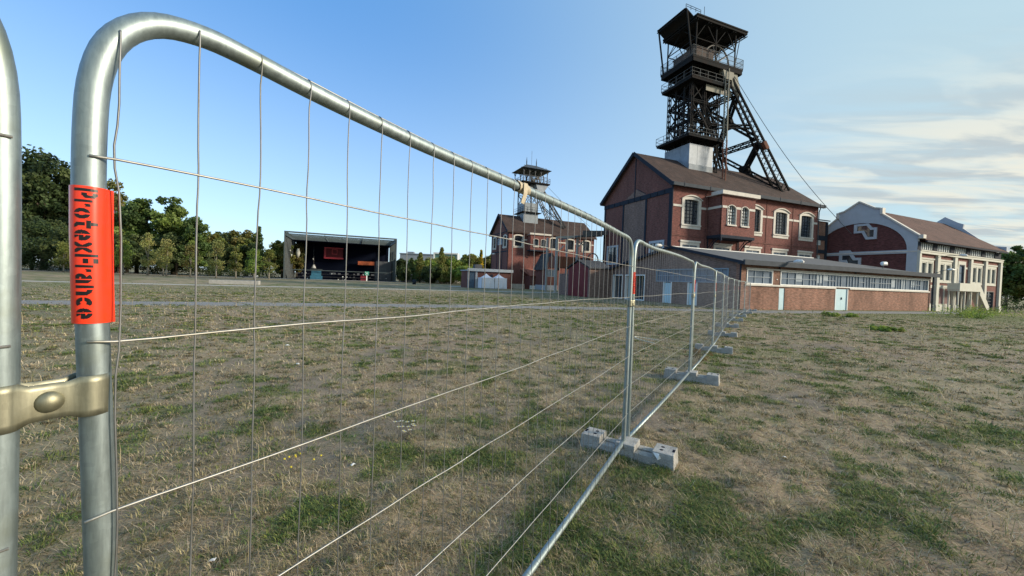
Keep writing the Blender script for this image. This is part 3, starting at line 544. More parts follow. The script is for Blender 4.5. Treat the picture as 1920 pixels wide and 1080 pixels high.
# oriel on brackets
oriel=MB(shift(-2)); oo=[]
OT=shift(-2)
for a0,a1 in ((6.25,7.72),(8.46,9.82)): oo.append(arch_window(m_,OT,a0,a1,8.85,10.95,11.25,fw=.07,sill=.08,nv=4,nh=6,gm='glass_bright',bm='steel_dark',hood=False,label='small barred window of the oriel'))
oriel.wall(5.45,10.85,7.7,12.3,0,.25,oo); oriel.build('oriel','brick_red',m_,'projecting brick oriel with two small barred windows')
MB(gab(5.45)).box(-1.999,-.001,0,.2,7.7,12.3).build('oriel_side','brick_dark_shade',m_); MB(gab(5.45)).box(-1.999,-.001,5.2,5.399,7.7,12.3).build('oriel_side','brick_red',m_)
g=MB(); g.box(5.1,11.2,-2.35,.0,12.3,12.36); g.box(5.1,11.2,-2.35,-2.05,12.36,12.72); g.box(5.1,5.4,-2.05,-.75,12.36,12.72); g.box(10.9,11.2,-2.05,-.75,12.36,12.72)
for a0,a1 in ((5.5,6.23),(7.74,8.44),(9.84,10.8)): g.box(a0,a1,-2.05,-2.002,10.78,11.05)
g.box(5.395,5.448,-1.95,-.05,10.78,11.05); g.build('oriel_cornice','stone_white',m_)
g=MB(); g.box(5.4,10.9,-2.05,.0,7.35,7.69); g.box(5.4,5.55,-2.1,-1.95,7.0,7.36)
for a in (5.6,10.6):
    pts=[(a,-1.95+1.95*k/6,7.3-1.9*(k/6)**2) for k in range(7)]; g.tube(pts,.07,6); g.bar((a,-1.0,7.3),(a,-.1,6.2),.06); g.tube([(a,-1.35+.5*math.cos(t*.7),6.95+.4*math.sin(t*.7)) for t in range(10)],.03,5)
    g.box(a-.06,a+.06,-.12,-.06,5.3,7.35)
g.build('oriel_beam','fascia_dark',m_)
# stair turret annex beyond the right end
an=thing('brick_annex','narrow brick annex with rounded roof beyond the right end of the pithead building','building',place(FM,25.95,.5),FM[3])
g=MB(); g.wall(0,2.75,0,11.45,0,.3,[(.1,1.45,8.05,8.7),(.25,1.45,5.95,6.6)]); g.build('wall','brick_orange',an); MB().box(2.45,2.75,.31,5,0,11.45).box(0,.3,.31,5,0,11.45).build('wall','brick_orange',an)
g=MB(); g.box(0,2.8,-.1,-.003,8.75,9.4); g.box(0,2.8,-.1,-.003,6.9,7.4); g.box(2.45,2.85,-.12,-.003,0,11.4); g.build('steel_frame','fascia_dark',an)
for z0,z1,a0 in ((8.05,8.7,.1),(5.95,6.6,.25)): rect_window(an,None,a0,1.45,z0,z1,fw=.06,nv=6,fm='white_paint',gm='glass_bright')
g=MB(); n=10; pr=[(5.6*k/n-.3,11.47+.95*math.sin(math.pi*.5*k/n)) for k in range(n+1)]
vs=[(-.0,b,z) for b,z in pr]+[(3.0,b,z) for b,z in pr]+[(-.0,b,z+.15) for b,z in pr]+[(3.0,b,z+.15) for b,z in pr]; K=n+1
fs=[(k,k+1,K+k+1,K+k) for k in range(n)]+[(2*K+k,3*K+k,3*K+k+1,2*K+k+1) for k in range(n)]+[(0,K,3*K,2*K),(K-1,3*K-1,4*K-1,2*K-1),tuple(range(K))+tuple(range(3*K-1,2*K-1,-1)),tuple(range(K,2*K))+tuple(range(4*K-1,3*K-1,-1))]
fixn(g.add(vs,fs).build('roof','grey_flash',an))
# ------------------------------------------------------------------ tall headframe
hf=thing('headframe','tall dark steel headframe rising through the roof of the large brick building','headframe',(FM[0],FM[1],0),FM[3])
CA=(6.95,9.2,11.7); CB=(4.80,8.75)
for a in CA:
    for b in CB: MB().lattice((a,b,14.5),(a,b,31.1),.30,22,.09,.05,(1,0,0)).build('column','steel_dark',hf)
for b in (6.0,7.5): MB().bar((6.95,b,14.5),(6.95,b,31.1),.22,.22,(1,0,0)).build('column','steel_dark',hf)
g=MB(); lv=(18.6,21.2,23.6,26.2,28.7,31.0)
for z0,z1 in zip(lv,lv[1:]):
    for b in CB:
        for a0,a1 in zip(CA,CA[1:]):
            g.bar((a0,b,z0),(a1,b,z1),.10,.14); g.bar((a1,b,z0),(a0,b,z1),.10,.14)
        g.lattice((CA[0],b,z1),(CA[2],b,z1),.26,8,.08,.05)
    for a in (CA[0],CA[2]):
        bs=(4.80,6.0,7.5,8.75)
        g.bar((a,bs[0],z0),(a,bs[3],z1),.10,.12); g.bar((a,bs[3],z0),(a,bs[0],z1),.10,.12); g.lattice((a,bs[0],z1),(a,bs[3],z1),.24,6,.08,.05)
    g.bar((6.95,4.8,z1),(11.7,8.75,z1),.09)
g.build('bracing','steel_dark',hf)
g=MB()
for b in (5.4,6.3,7.2,8.1):
    g.bar((8.0,b,15),(8.0,b,31),.16); g.bar((10.4,b,15),(10.4,b,31),.16)
for z in np.arange(21.5,31,1.2): g.box(8.0,10.4,5.4,5.48,z,z+.12); g.box(8.0,10.4,8.05,8.13,z,z+.12); g.box(7.95,8.05,5.4,8.1,z,z+.12)
g.build('guide_rails','steel_dark',hf,'steel guides of the cages inside the headframe')
def deck(name,a0,a1,b0,b1,z,th,ra,lab,bal=0,joists=True):
    g=MB(); g.box(a0,a1,b0,b1,z,z+th*.35)
    g.bar((a0+.1,b0+.08,z-th*.3),(a1-.1,b0+.08,z-th*.3),.12,th*.65); g.bar((a0+.1,b1-.08,z-th*.3),(a1-.1,b1-.08,z-th*.3),.12,th*.65); g.bar((a0+.08,b0+.2,z-th*.3),(a0+.08,b1-.2,z-th*.3),.12,th*.65); g.bar((a1-.08,b0+.2,z-th*.3),(a1-.08,b1-.2,z-th*.3),.12,th*.65)
    n=int((a1-a0)/.9)
    for k in range(1,n): a=a0+(a1-a0)*k/n; g.bar((a,b0+.15,z-th*.2),(a,b1-.15,z-th*.2),.08,th*.4)
    d=g.build(name,'steel_dark',hf,lab)
    r=MB(); Z=z+th*.35
    for p,q_ in (((a0,b0,Z),(a1,b0,Z)),((a1,b0,Z),(a1,b1,Z)),((a1,b1,Z),(a0,b1,Z)),((a0,b1,Z),(a0,b0,Z))): railing(r,p,q_,ra,1.3,bal,.03,(1,.52,.08))
    r.build('railing','steel_grey',d)
deck('gallery_floor',5.55,11.6,3.6,9.5,21.15,.3,1.0,'lower gallery of the headframe')
deck('gallery_floor',6.0,12.9,3.9,9.4,28.75,.35,1.0,'upper gallery of the headframe')
deck('wheel_platform',5.95,14.85,3.8,9.65,31.15,.75,1.25,'wide wheel platform with mesh railing',.14)
g=MB()   # canopy
g.box(6.25,15.35,3.65,9.85,36.45,36.62); g.hexa(4.95,6.25,4.3,9.5,37.2,37.34,36.45,36.6)
r=g.build('canopy','steel_dark',hf,'flat canopy over the winding wheels')
g=MB()
for b in (3.8,6.75,9.7): g.bar((6.25,b,36.3),(15.3,b,36.3),.14,.3)
for a in (6.4,8.6,10.8,13,15.2): g.lattice((a,3.8,36.2),(a,9.7,36.2),.38,9,.09,.05)
g.lattice((5.0,4.4,37.05),(5.0,9.4,37.05),.32,8,.1,.06)
railing(g,(5.0,4.4,37.35),(6.9,3.8,36.7),.5,.6); g.tube([(7.6,3.9,36.6),(7.6,3.9,37.9)],.03,5)
g.build('canopy_truss','steel_dark',r)
for a in (6.75,10.2,13.7):
    for b in (4.2,9.25): MB().bar((a,b,31.4),(a,b,36.4),.13,.13,(1,0,0)).build('canopy_post','steel_dark',hf)
g=MB()
for b in (4.2,9.25):
    g.bar((6.1,b,31.4),(5.0,b,37.0),.16,.16,(0,1,0))
    g.bar((6.75,b,33.9),(10.2,b,33.9),.09); g.bar((10.2,b,33.9),(13.7,b,33.9),.09); g.bar((6.75,b,33.9),(8.4,b,36.2),.08); g.bar((10.2,b,33.9),(8.4,b,36.2),.08); g.bar((10.2,b,33.9),(12,b,36.2),.08); g.bar((13.7,b,33.9),(12,b,36.2),.08)
    g.tube([(13.75,b,34.2),(13.95,b,35.2),(14.4,b,35.9),(15.1,b,36.35)],.06,6); g.bar((13.7,b,31.4),(14.5,b,35.7),.07)
for a in (6.75,13.7):
    g.bar((a,4.2,33.9),(a,9.25,33.9),.09); g.bar((a,4.2,33.9),(a,6.7,36.2),.07); g.bar((a,9.25,33.9),(a,6.7,36.2),.07)
g.build('canopy_strut','steel_dark',hf)
def wheel(par,c,r,name='winding_wheel',m='wheel_grey',ns=10):
    g=MB(); P=[(c[0]+r*math.cos(2*math.pi*k/40),c[1],c[2]+r*math.sin(2*math.pi*k/40)) for k in range(41)]; g.tube(P,.11,8,cap=False)
    g.tube([(c[0],c[1]-.3,c[2]),(c[0],c[1]+.3,c[2])],.28,10)
    for k in range(ns):
        t_=2*math.pi*k/ns; g.bar((c[0],c[1]-.22*(k%2*2-1),c[2]),(c[0]+r*math.cos(t_),c[1],c[2]+r*math.sin(t_)),.09)
    return g.build(name,m,par)
wheel(hf,(11.9,5.6,32.5),2.35); wheel(hf,(11.9,7.9,32.5),2.35)
g=MB(); g.box(7.2,10.4,4.7,8.6,31.5,33.1); g.box(7.1,10.5,4.6,8.7,33.1,33.2); mat('dull_brown',(.075,.045,.035),.85,scale=2,noise=.8); g.build('wheel_housing','dull_brown',hf,'rust brown casing beside the winding wheels')
for b,fb in ((4.55,2.65),(8.95,10.85)):
    MB().lattice((12.6,b,30.6),(22.3,fb,15.2),.62,24,.22,.08,(0,0,1),1.15).build('raking_leg','steel_dark',hf,None)
g=MB()
def rk(t_,s): return (12.6+9.7*t_,(4.55-1.9*t_) if s<0 else (8.95+1.9*t_),30.6-15.4*t_)
for t0,t1 in ((.18,.53),(.57,.96)):
    g.lattice(rk(t0,-1),rk(t1,1),.46,9,.2,.07); g.lattice(rk(t1,-1),rk(t0,1),.46,9,.2,.07)
    c_=Vector(rk((t0+t1)/2-.01,-1)).lerp(Vector(rk((t0+t1)/2-.01,1)),.5); g.bar(c_-Vector((.45,0,-.75)),c_+Vector((.45,0,-.75)),1.5,.55,(0,0,1))
g.lattice(rk(.55,-1),rk(.55,1),.6,10,.15,.07); g.lattice(rk(.16,-1),rk(.16,1),.6,8,.15,.07)
g.lattice((11.7,4.55,23.4),rk(.43,-1),.4,5,.1,.06); g.lattice((11.7,8.95,23.4),rk(.43,1),.4,5,.1,.06)
g.build('leg_bracing','steel_dark',hf)
g=MB()
g.bar(Vector(rk(.57,-1))-Vector((0,.5,0)),Vector(rk(.63,-1))-Vector((0,.5,0)),.9,.5); g.build('rust_plate','rust',hf,'rusty orange repair plate on the raking leg')
for fa,fb,ta,tb in ((11.24,2.94,12.2,4.0),(11.24,10.5,12.2,9.5)):
    g=MB(); p0=Vector((fa,fb,15.5)); p1=Vector((ta,tb,30.9)); pm=p0.lerp(p1,.36)
    g.lattice(pm,p1,.42,16,.09,.05); pr=g.build('prop','pale_paint',hf,'pale lattice prop under the wheel platform')
    MB().lattice(p0,pm,.34,9,.08,.05,(0,0,1),.46).build('prop_foot','rust',pr,'rusty lower length of the prop')
g=MB(); g.hexa(11.4,13.2,3.9,4.6,30.3,31.0,30.3,31.0); g.poly([(11.7,29.6),(13.0,29.6),(13.4,31.0),(11.2,31.0)],3.85,4.1); g.build('gusset_plate','pale_paint',hf)
g=MB(); g.poly([(13.3,28.9),(14.5,27.6),(14.9,28.3),(14.0,30.9),(13.0,30.9)],4.0,4.3); g.build('gusset_plate','pale_paint',hf)
g=MB(); g.box(9.0,13.6,4.38,4.44,27.7,28.5); gp=g.build('signboard','pale_paint',hf,'pale beam with dark painted numerals')
g=MB()
for x0,sg in ((11.9,'9'),(12.25,'9'),(12.6,'b')):
    P=[(x0+.1+.10*math.cos(t_*.7),4.365,28.2+(.1 if sg=='9' else -.12)+.11*math.sin(t_*.7)) for t_ in range(10)]; g.tube(P,.03,4); g.bar((x0+(.2 if sg=='9' else 0),4.365,27.85),(x0+(.2 if sg=='9' else 0),4.365,28.42),.05)
g.build('numerals','ink',gp)
g=MB()
for (p,q_) in (((10.6,4.25,21.3),(7.6,4.25,25.0)),((7.6,5.2,25.0),(10.8,5.2,28.7)),((9.8,4.9,28.8),(7.6,4.9,31.1))):
    for o_ in (0,.75): g.bar((p[0],p[1]+o_,p[2]),(q_[0],q_[1]+o_,q_[2]),.06,.22); g.bar((p[0],p[1]+o_,p[2]+.9),(q_[0],q_[1]+o_,q_[2]+.9),.04)
    P=Vector(p);Q=Vector(q_); n=int((Q-P).length/.3)
    for k in range(n): c_=P.lerp(Q,k/n); g.box(c_.x-.12,c_.x+.12,c_.y,c_.y+.75,c_.z-.02,c_.z+.02)
g.build('staircase','steel_dark',hf)
g=MB(); g.box(6.72,10.85,4.5,9.0,15.0,20.4); cb_=g.build('cladding_box','zinc',hf,'pale sheet metal casing at the foot of the headframe')
g=MB()
for a in np.arange(6.75,10.85,.2): g.box(a,a+.1,4.47,4.497,16.9,17.75)
for a in (8.1,9.5): g.box(a,a+.03,4.485,4.498,17.75,20.35)
for b in (6.0,7.5): g.box(6.705,6.718,b,b+.03,17,20.35)
g.build('ribbed_skirt','zinc_dark',cb_)
# cable down to the engine hall
p=Vector(place(FM,13.55,4,30.32)); q_=Vector(place(FR,0.2,6.8,10.0)); pts=[tuple(p.lerp(q_,k/16)-Vector((0,0,1.4*math.sin(math.pi*k/16)))) for k in range(17)]
tag(MB().tube(pts,.035,5).build('cable','steel_grey'),'thin steel cable slanting from the tall headframe to the white gabled hall','cable')
# ------------------------------------------------------------------ low brick building
lb=thing('workshop_building','long low brick building with ribbon windows and grey roof edge','building',(FL[0],FL[1],0),FL[3])
ez=3.5; opl=[]
opl.append(rect_window(lb,None,.72,3.55,1.93,3.02,fw=.07,nv=3,nh=2,gm='glass_pale',bm='blue_frame',bw=.05,label='short three light window near the corner'))
def ribbon_window():
    a0,a1,z0,z1=4.42,25.95,1.93,3.02
    g=MB(); g.ring([(a0,z0),(a0,z1),(a1,z1),(a1,z0)],[(a0+.07,z0+.07),(a0+.07,z1-.07),(a1-.07,z1-.07),(a1-.07,z0+.07)],-.04,.12); w=g.build('window','white_paint',lb,'long ribbon window of many panes'); fixn(w)
    rr=random.Random(4); b=MB(); k=0; a=a0+.07; cells=[]
    while a<a1-.2:
        wd=(.92,.92,.92,.86)[k%4] if k<4 else (.85 if k%2 else .80); e=min(a+wd,a1-.07); cells.append((a,e)); a=e; k+=1
    for k,(l,r) in enumerate(cells):
        b.box(r-.022,r+.022,.02,.075,z0+.07,z1-.07)
        if k<3 or rr.random()<.35: b.box(l,r-.031,.03,.07,2.45,2.49)
        if k>3 and k%3: b.box((l+r)/2-.012,(l+r)/2+.012,.035,.072,z0+.07,z1-.07)
    b.build('muntins','blue_frame',w)
    g=MB(); g.box(a0+.03,a1-.03,.08,.11,z0+.03,z1-.03); g.build('pane','glass_pale',w)
    g=MB()
    for k,(l,r) in enumerate(cells):   # blinds and stored goods behind single panes
        if rr.random()<.3: MB().box(l+.05,r-.05,.072,.078,z0+.1+rr.random()*.4,z1-.1).build('blind','blue_frame',w)
    return (a0+.03,a1-.03,z0+.03,z1-.03)
opl.append(ribbon_window())
opl+= [(4.37,5.03,0,1.70),(11.37,13.12,0,1.86)]
MB().wall(0,26.4,-.3,ez,0,.3,opl).build('wall','brick_orange',lb)
g=MB(); g.box(.6,26.1,-.09,-.003,3.03,3.14); g.box(.6,11.3,-.11,-.003,1.80,1.925); g.box(13.2,26.1,-.11,-.003,1.80,1.925); g.build('window_band','stone_white',lb)
d=fixn(MB().box(4.38,5.02,.04,.09,0,1.69).build('door','blue_paint',lb,'narrow pale blue door')); MB().box(4.45,4.95,.03,.0395,.1,1.0).build('door_panel','blue_paint',d)
d=MB().box(11.45,12.235,.04,.09,0,1.80).box(12.245,13.03,.04,.09,0,1.80).build('door','blue_paint',lb,'double pale blue door'); MB().box(11.37,11.44,-.03,.12,0,1.86).box(13.04,13.12,-.03,.12,0,1.86).build('door_frame','white_paint',d); MB().box(12.27,12.33,-.02,.039,.9,1.1).build('handle','fascia_dark',d)
def lz(b): return 3.5+(4.98-3.5)*min(1,b/6.7) if b<=6.7 else 3.22+(4.98-3.22)*(15.5-b)/8.8
G0=gab()
opg=[]
opg.append(rect_window(lb,G0,.92,8.62,1.93,3.08,fw=.08,nv=11,nh=2,fm='blue_frame',gm='glass_pale',label='wide gable window with blue frames'))
opg.append(rect_window(lb,G0,10.15,13.2,0.0,2.58,fw=.10,nv=3,nh=1,fm='white_paint',gm='glass_dark',name='doorway',bm='blue_frame',back=.28,label='glazed doorway beside the brick shed'))
opg.append(rect_window(lb,G0,13.6,15.3,0.0,2.58,fw=.10,nv=2,nh=1,fm='white_paint',gm='glass_dark',name='doorway',bm='blue_frame',back=.28))
opg+= [(6.63,7.70,0,1.92),(3.80,4.83,0,1.92)]
MB(G0).wall(.31,15.5,-.3,lz,0,.3,opg,extra=(6.7,)).build('gable_wall','brick_grey',lb)
for b0,b1 in ((6.63,7.70),(3.80,4.83)):
    d=MB(G0).box(b0+.12,b1-.12,.06,.1,0,1.85).build('door','blue_paint',lb); MB(G0).box(b0,b0+.11,-.02,.14,0,1.92).box(b1-.11,b1,-.02,.14,0,1.92).build('door_frame','white_paint',d)
MB().box(.31,26.4,15.2,15.5,-.3,3.2).box(26.1,26.4,.31,15.19,-.3,3.3).build('wall','brick_grey',lb)
g=MB(); th=.1
v=[(-.25,-.45,3.42),(26.7,-.45,3.42),(19.5,6.7,5.0),(-.25,6.7,5.0),(-.25,15.8,3.18),(26.7,15.8,3.18)]; v2=[(a,b,z+th) for a,b,z in v]
g.add(v+v2,[(0,3,2,1),(3,4,5,2),(1,2,5),(6,7,8,9),(9,8,11,10),(7,11,8),(0,1,7,6),(4,10,11,5),(0,6,9,3),(3,9,10,4),(1,5,11,7)]); fixn(g.build('roof','grey_flash',lb))
g=MB(); g.box(-.3,26.75,-.62,-.46,3.30,3.66); g.box(-.3,26.75,-.459,-.001,3.34,3.40); g.build('gutter','fascia',lb)
g=MB(); g.bar((-.3,-.5,3.45),(-.3,6.7,5.05),.08,.22); g.bar((-.3,6.7,5.05),(-.3,15.8,3.24),.08,.22); g.build('verge_board','fascia_dark',lb)
g=MB(); g.bar((-.2,6.7,5.12),(19.5,6.7,5.12),.12,.06); g.build('ridge_cap','white_paint',lb)
g=MB(); g.tube([(-.08,-.12,3.4),(-.08,-.12,0)],.06,8); g.tube([(26.45,-.15,3.4),(26.45,-.15,0)],.07,8); g.tube([(4.25,-.06,3.4),(4.25,-.06,3.1)],.04,6); g.build('downpipe','fascia_dark',lb)
floodlight(lb,None,4.6,3.62,.95); floodlight(lb,gab(),6.9,5.0,1.2)
g=MB(); g.tube([(26.3,-.3,3.7),(26.8,-.7,4.0),(27.2,-.9,4.1)],.03,6); l=g.build('floodlight','steel_grey',lb); MB().tube([(27.1,-.85,4.08),(27.4,-1.0,4.12),(27.8,-1.15,4.08)],.1,8,radii=[.06,.13,.05]).build('lamp_head','lamp_white',l,smooth=True)
g=MB(); g.tube([(22,1.8,3.9),(22,1.8,4.4)],.04,6); l=g.build('roof_lamp','steel_grey',lb); MB().tube([(21.6,1.7,4.32),(21.9,1.8,4.5),(22.4,1.8,4.52),(22.7,1.8,4.42)],.1,10,radii=[.06,.2,.2,.06]).build('lamp_head','lamp_white',l,smooth=True)
g=MB(); g.box(13.9,14.0,-.12,-.003,3.2,3.34); g.build('bulkhead_lamp','fascia_dark',lb); MB().box(4.0,4.1,-.03,-.003,2.32,2.38).build('notice','white_paint',lb)
# maroon shed against it
sh=thing('shed','low shed with a maroon sheet metal front and brick side wall','shed',place(FL,-2.95,15.5),FL[3])
def sz_(b): return 3.15+.85*(1-abs(b-2.35)/2.35)
MB().box(0,2.94,0,.25,-.2,3.2).build('side_wall','brick_grey',sh,'brick side wall of the shed'); MB().box(0,2.94,4.45,4.7,-.2,3.1).build('side_wall','brick_grey',sh)
g=MB(gab()); g.wall(.26,4.44,-.2,lambda b:sz_(b)-.05,0,.12,extra=(2.35,)); fr=g.build('front','maroon_sheet',sh,'maroon ribbed metal front')
g=MB(gab())
for b in np.arange(.4,4.4,.21): g.box(b,b+.05,-.03,-.002,-.1,sz_(b)-.1)
g.build('ribs','maroon_sheet',fr)
g=MB(); v=[(-.15,-.2,3.13),(2.9,-.2,3.13),(2.9,2.35,4.05),(-.15,2.35,4.05),(-.15,4.9,3.13),(2.9,4.9,3.13)]; v2=[(a,b,z+.12) for a,b,z in v]
g.add(v+v2,[(0,3,2,1),(3,4,5,2),(6,7,8,9),(9,8,11,10),(0,1,7,6),(4,10,11,5),(0,6,9,3),(3,9,10,4),(1,2,8,7),(2,5,11,8)]); fixn(g.build('roof','roof_slate',sh))
g=MB(gab()); g.box(4.75,7.0,0,.2,-.2,2.6); tag(g.build('garden_wall','brick_grey'),'low grey brick wall to the left of the maroon shed','wall').location=(*place(FL,-2.9,15.5)[:2],0); bpy.data.objects['garden_wall'].rotation_euler=(0,0,FL[3])
# ------------------------------------------------------------------ engine hall with the arched white gable
rb=thing('engine_hall','brick hall with a white arched gable and cream pilasters at the right','building',(FR[0],FR[1],FR[2]),FR[3])
prof=[(-.34,8.95),(3.72,12.42),(3.70,13.0),(4.35,13.15),(6.02,14.23),(7.7,13.15),(8.35,13.0),(8.33,12.42),(12.35,8.95)]
def rz(b):
    if b<=0: b=0.0
    if b>=12: b=12.0
    P=[(-.34,8.95),(3.71,12.42),(3.72,13.0),(4.35,13.15),(6.02,14.23),(7.7,13.15),(8.33,13.0),(8.34,12.42),(12.35,8.95)]
    for (x0,z0),(x1,z1) in zip(P,P[1:]):
        if x0<=b<=x1: return z0+(z1-z0)*(b-x0)/(x1-x0)
class EW(MB): pass
g=MB(gab()); br=sorted({0,.97,3.71,3.72,4.35,6.02,7.7,8.33,8.34,11.05,12}|{6.01+5.04*math.cos(math.pi*k/24) for k in range(25)})
for l,r in zip(br,br[1:]):
    if r-l<1e-4: continue
    mid=(l+r)/2
    if .97<mid<11.05:
        e=lambda x:7.58+3.82*math.sqrt(max(0,1-((x-6.01)/5.04)**2))
        g.hexa(l,r,0,.4,7.13,7.56,7.13,7.56); g.hexa(l,r,0,.4,e(l),rz(l+1e-5),e(r),rz(r-1e-5))
    else: g.hexa(l,r,0,.4,-.3,rz(l+1e-5),-.3,rz(r-1e-5))
g.build('gable_wall','render_grey',rb,'pale grey gable with stepped coping and large arch')
MB(gab()).poly([(11.2,-.3),(11.2,7.6)]+[(6.01+5.15*math.cos(math.pi*k/20),7.6+3.9*math.sin(math.pi*k/20)) for k in range(1,20)]+[(.82,7.6),(.82,-.3)],.14,.30).build('gable_brickwork','brick_maroon',rb)
g=MB(gab())
for p_,q__ in ((prof[0],prof[1]),(prof[2],prof[3]),(prof[3],prof[4]),(prof[4],prof[5]),(prof[5],prof[6]),(prof[7],prof[8])): g.bar((p_[0],.15,p_[1]+.08),(q__[0],.15,q__[1]+.08),.62,.16,(0,0,1))
g.box(-.55,-.1,-.2,.5,8.85,9.3); g.box(3.45,3.72,-.2,.5,12.3,13.1); g.box(8.33,8.6,-.2,.5,12.3,13.1); g.box(.0,12,-.06,-.002,7.30,7.42); g.build('coping','stone_white',rb)
def fret(o,i_,zo=0):
    g=MB(gab()); g.ring(o,i_,-.03,.13); w=g.build('window','render_grey',rb,'angular window in a stepped frame'); fixn(w); MB(gab()).poly(i_,.08,.125).build('pane','glass_dark',w)
fret([(6.52,11.28),(4.97,11.28),(4.51,10.67),(4.03,10.67),(4.03,9.15),(5.16,9.15),(5.62,10.08),(6.52,10.08)],[(6.17,11.0),(5.13,11.0),(4.70,10.38),(4.33,10.38),(4.33,9.45),(4.98,9.45),(5.42,10.36),(6.17,10.36)])
fret([(8.09,7.8),(6.83,7.8),(6.22,6.76),(5.57,6.76),(5.57,5.3),(7.0,5.3),(7.4,6.2),(8.09,6.2)],[(7.74,7.42),(7.03,7.42),(6.45,6.42),(5.87,6.42),(5.87,5.6),(6.82,5.6),(7.2,6.5),(7.74,6.5)])
L_=24.1
PA=((-.0,.46),(4.6,5.3),(9.2,9.95),(13.9,14.55),(18.5,19.15),(23.45,24.12))
ops=[]
for a0,a1 in ((.72,3.95),(4.9,8.5),(9.55,13.1),(14.2,17.75),(18.7,22.1)): ops.append(rect_window(rb,None,a0,a1,7.6,8.5,fw=.05,nv=6,nh=1,fm='fascia',gm='glass_bright',bm='fascia',back=.1,label='clerestory window under the eaves'))  # bright pane colour stands in for the sky reflected in the clerestory
for a0,a1 in ((.85,4.05),(5.4,8.9),(14.95,18.1),(19.4,22.7)):
    c_=(a0+a1)/2
    for s0,s1 in ((a0+.25,c_-.22),(c_+.22,a1-.25)): ops.append(rect_window(rb,None,s0,s1,3.95,6.1,fw=.10,nv=1,nh=1,fm='cream',gm='glass_dark',back=.14,label='tall dark window in a cream surround'))
    MB().box(a0,a1,-.07,-.003,6.12,6.62).box(a0-.12,a1+.12,-.14,-.071,6.45,6.64).box(a0,a1,-.10,-.003,3.68,3.94).box(a0,a0+.22,-.07,-.003,3.95,6.11).box(a1-.22,a1,-.07,-.003,3.95,6.11).box(c_-.2,c_+.2,-.07,-.003,3.95,6.11).build('window_surround','cream',rb)
ops.append(rect_window(rb,None,11.1,12.6,3.05,6.2,fw=.1,nv=1,nh=3,fm='fascia',gm='glass_pale',back=.14,label='tall glazed door to the landing'))
MB().box(10.75,12.95,-.07,-.003,6.25,6.7).box(10.75,11.05,-.07,-.003,3.1,6.24).box(12.65,12.95,-.07,-.003,3.1,6.24).box(10.2,10.74,-.05,-.003,5.7,5.95).box(12.96,13.5,-.05,-.003,5.7,5.95).build('window_surround','cream',rb)
for a0,a1 in ((.9,4.1),(5.55,8.85)):
    c_=(a0+a1)/2
    for s0,s1 in ((a0+.15,c_-.15),(c_+.15,a1-.15)): MB().box(s0,s1,-.02,-.003,1.0,2.98).build('blind_panel','maroon_pane',rb)
    MB().ring([(a0,.9),(a0,3.1),(a1,3.1),(a1,.9)],[(a0+.15,1.0),(a0+.15,2.98),(a1-.15,2.98),(a1-.15,1.0)],-.08,-.003).box(c_-.15,c_+.15,-.08,-.003,1.0,2.98).box(c_-.02,c_+.02,-.1,-.08,1,2.98).build('window_surround','cream',rb)
ops.append(rect_window(rb,None,19.55,22.4,0,2.9,fw=.1,nv=2,nh=6,fm='slate_grey',gm='glass_dark',back=.2,name='garage_door',label='dark barred garage door')); ops.append(rect_window(rb,None,10.9,13.2,0,2.7,fw=.1,nv=3,fm='steel_grey',gm='glass_dark',back=.2,name='doorway',label='dark glazed doorway under the landing'))
MB().wall(0.02,L_,-.3,8.55,.0,.35,ops).build('wall','brick_red',rb)
g=MB()
for a0,a1 in PA: MB().box(a0+.02,a1,-.26,-.003,-.3,7.09).box(a0-.03,a1+.05,-.32,-.262,-.3,.85).build('pilaster','cream',rb)
MB().box(0.47,4.58,-.12,-.003,-.3,.88).box(5.32,9.18,-.12,-.003,-.3,.88).box(9.97,10.85,-.12,-.003,-.3,.88).box(13.25,13.88,-.12,-.003,-.3,.88).build('plinth','cream',rb)
MB().box(0,L_+.05,-.3,-.003,7.1,7.45).box(-.02,L_+.05,-.36,-.301,7.38,7.52).box(0.47,4.58,-.08,-.003,3.12,3.35).box(5.32,9.18,-.08,-.003,3.12,3.35).box(9.97,10.7,-.08,-.003,3.12,3.35).build('cornice','cream',rb)
g=MB()
for a0,a1 in ((.02,.68),(4.0,4.86),(8.55,9.5),(13.15,14.15),(17.8,18.65),(22.15,L_)): MB().box(a0,a1,-.05,-.003,7.53,8.5).build('steel_post','fascia_dark',rb)
MB().box(.4,L_,11.65,12,-.3,8.6).box(L_-.35,L_,.36,11.64,-.3,8.6).build('wall','brick_red',rb)
g=MB(); v=[(.4,-.55,8.55),(L_+.1,-.55,8.55),(L_+.1,6,13.3),(.4,6,13.3),(.4,12.55,8.55),(L_+.1,12.55,8.55)]; v2=[(a,b,z+.22) for a,b,z in v]
g.add(v+v2,[(0,3,2,1),(3,4,5,2),(6,7,8,9),(9,8,11,10),(0,1,7,6),(4,10,11,5),(0,6,9,3),(3,9,10,4),(1,2,8,7),(2,5,11,8)]); fixn(g.build('roof','roof_red',rb))
MB().box(.4,L_,-.72,-.56,8.42,8.66).build('gutter','fascia_dark',rb)
g=MB(gab(L_+.1)); g.poly([(-.5,8.7),(-.5,9.4),(1.2,9.7),(4.0,12.6),(3.9,13.2),(4.5,13.5),(6,14.6),(7.5,13.5),(8.1,13.2),(8.0,12.6),(12.4,8.9),(12.4,8.7)],0,.4); g.build('far_parapet','render_grey',rb,'far gable parapet showing above the roof')
st=MB(); st.box(7.2,13.1,-1.35,-.34,2.70,2.88); st.box(7.2,13.1,-1.45,-1.351,2.72,3.72); st.box(7.15,7.25,-1.35,-.34,2.9,3.7)
for a in (7.4,9.2,11.0,12.9): st.box(a-.07,a+.07,-1.33,-1.19,-.3,2.69)
for a in (7.4,11.0,12.9): st.box(a-.07,a+.07,-.5,-.36,-.3,2.69)
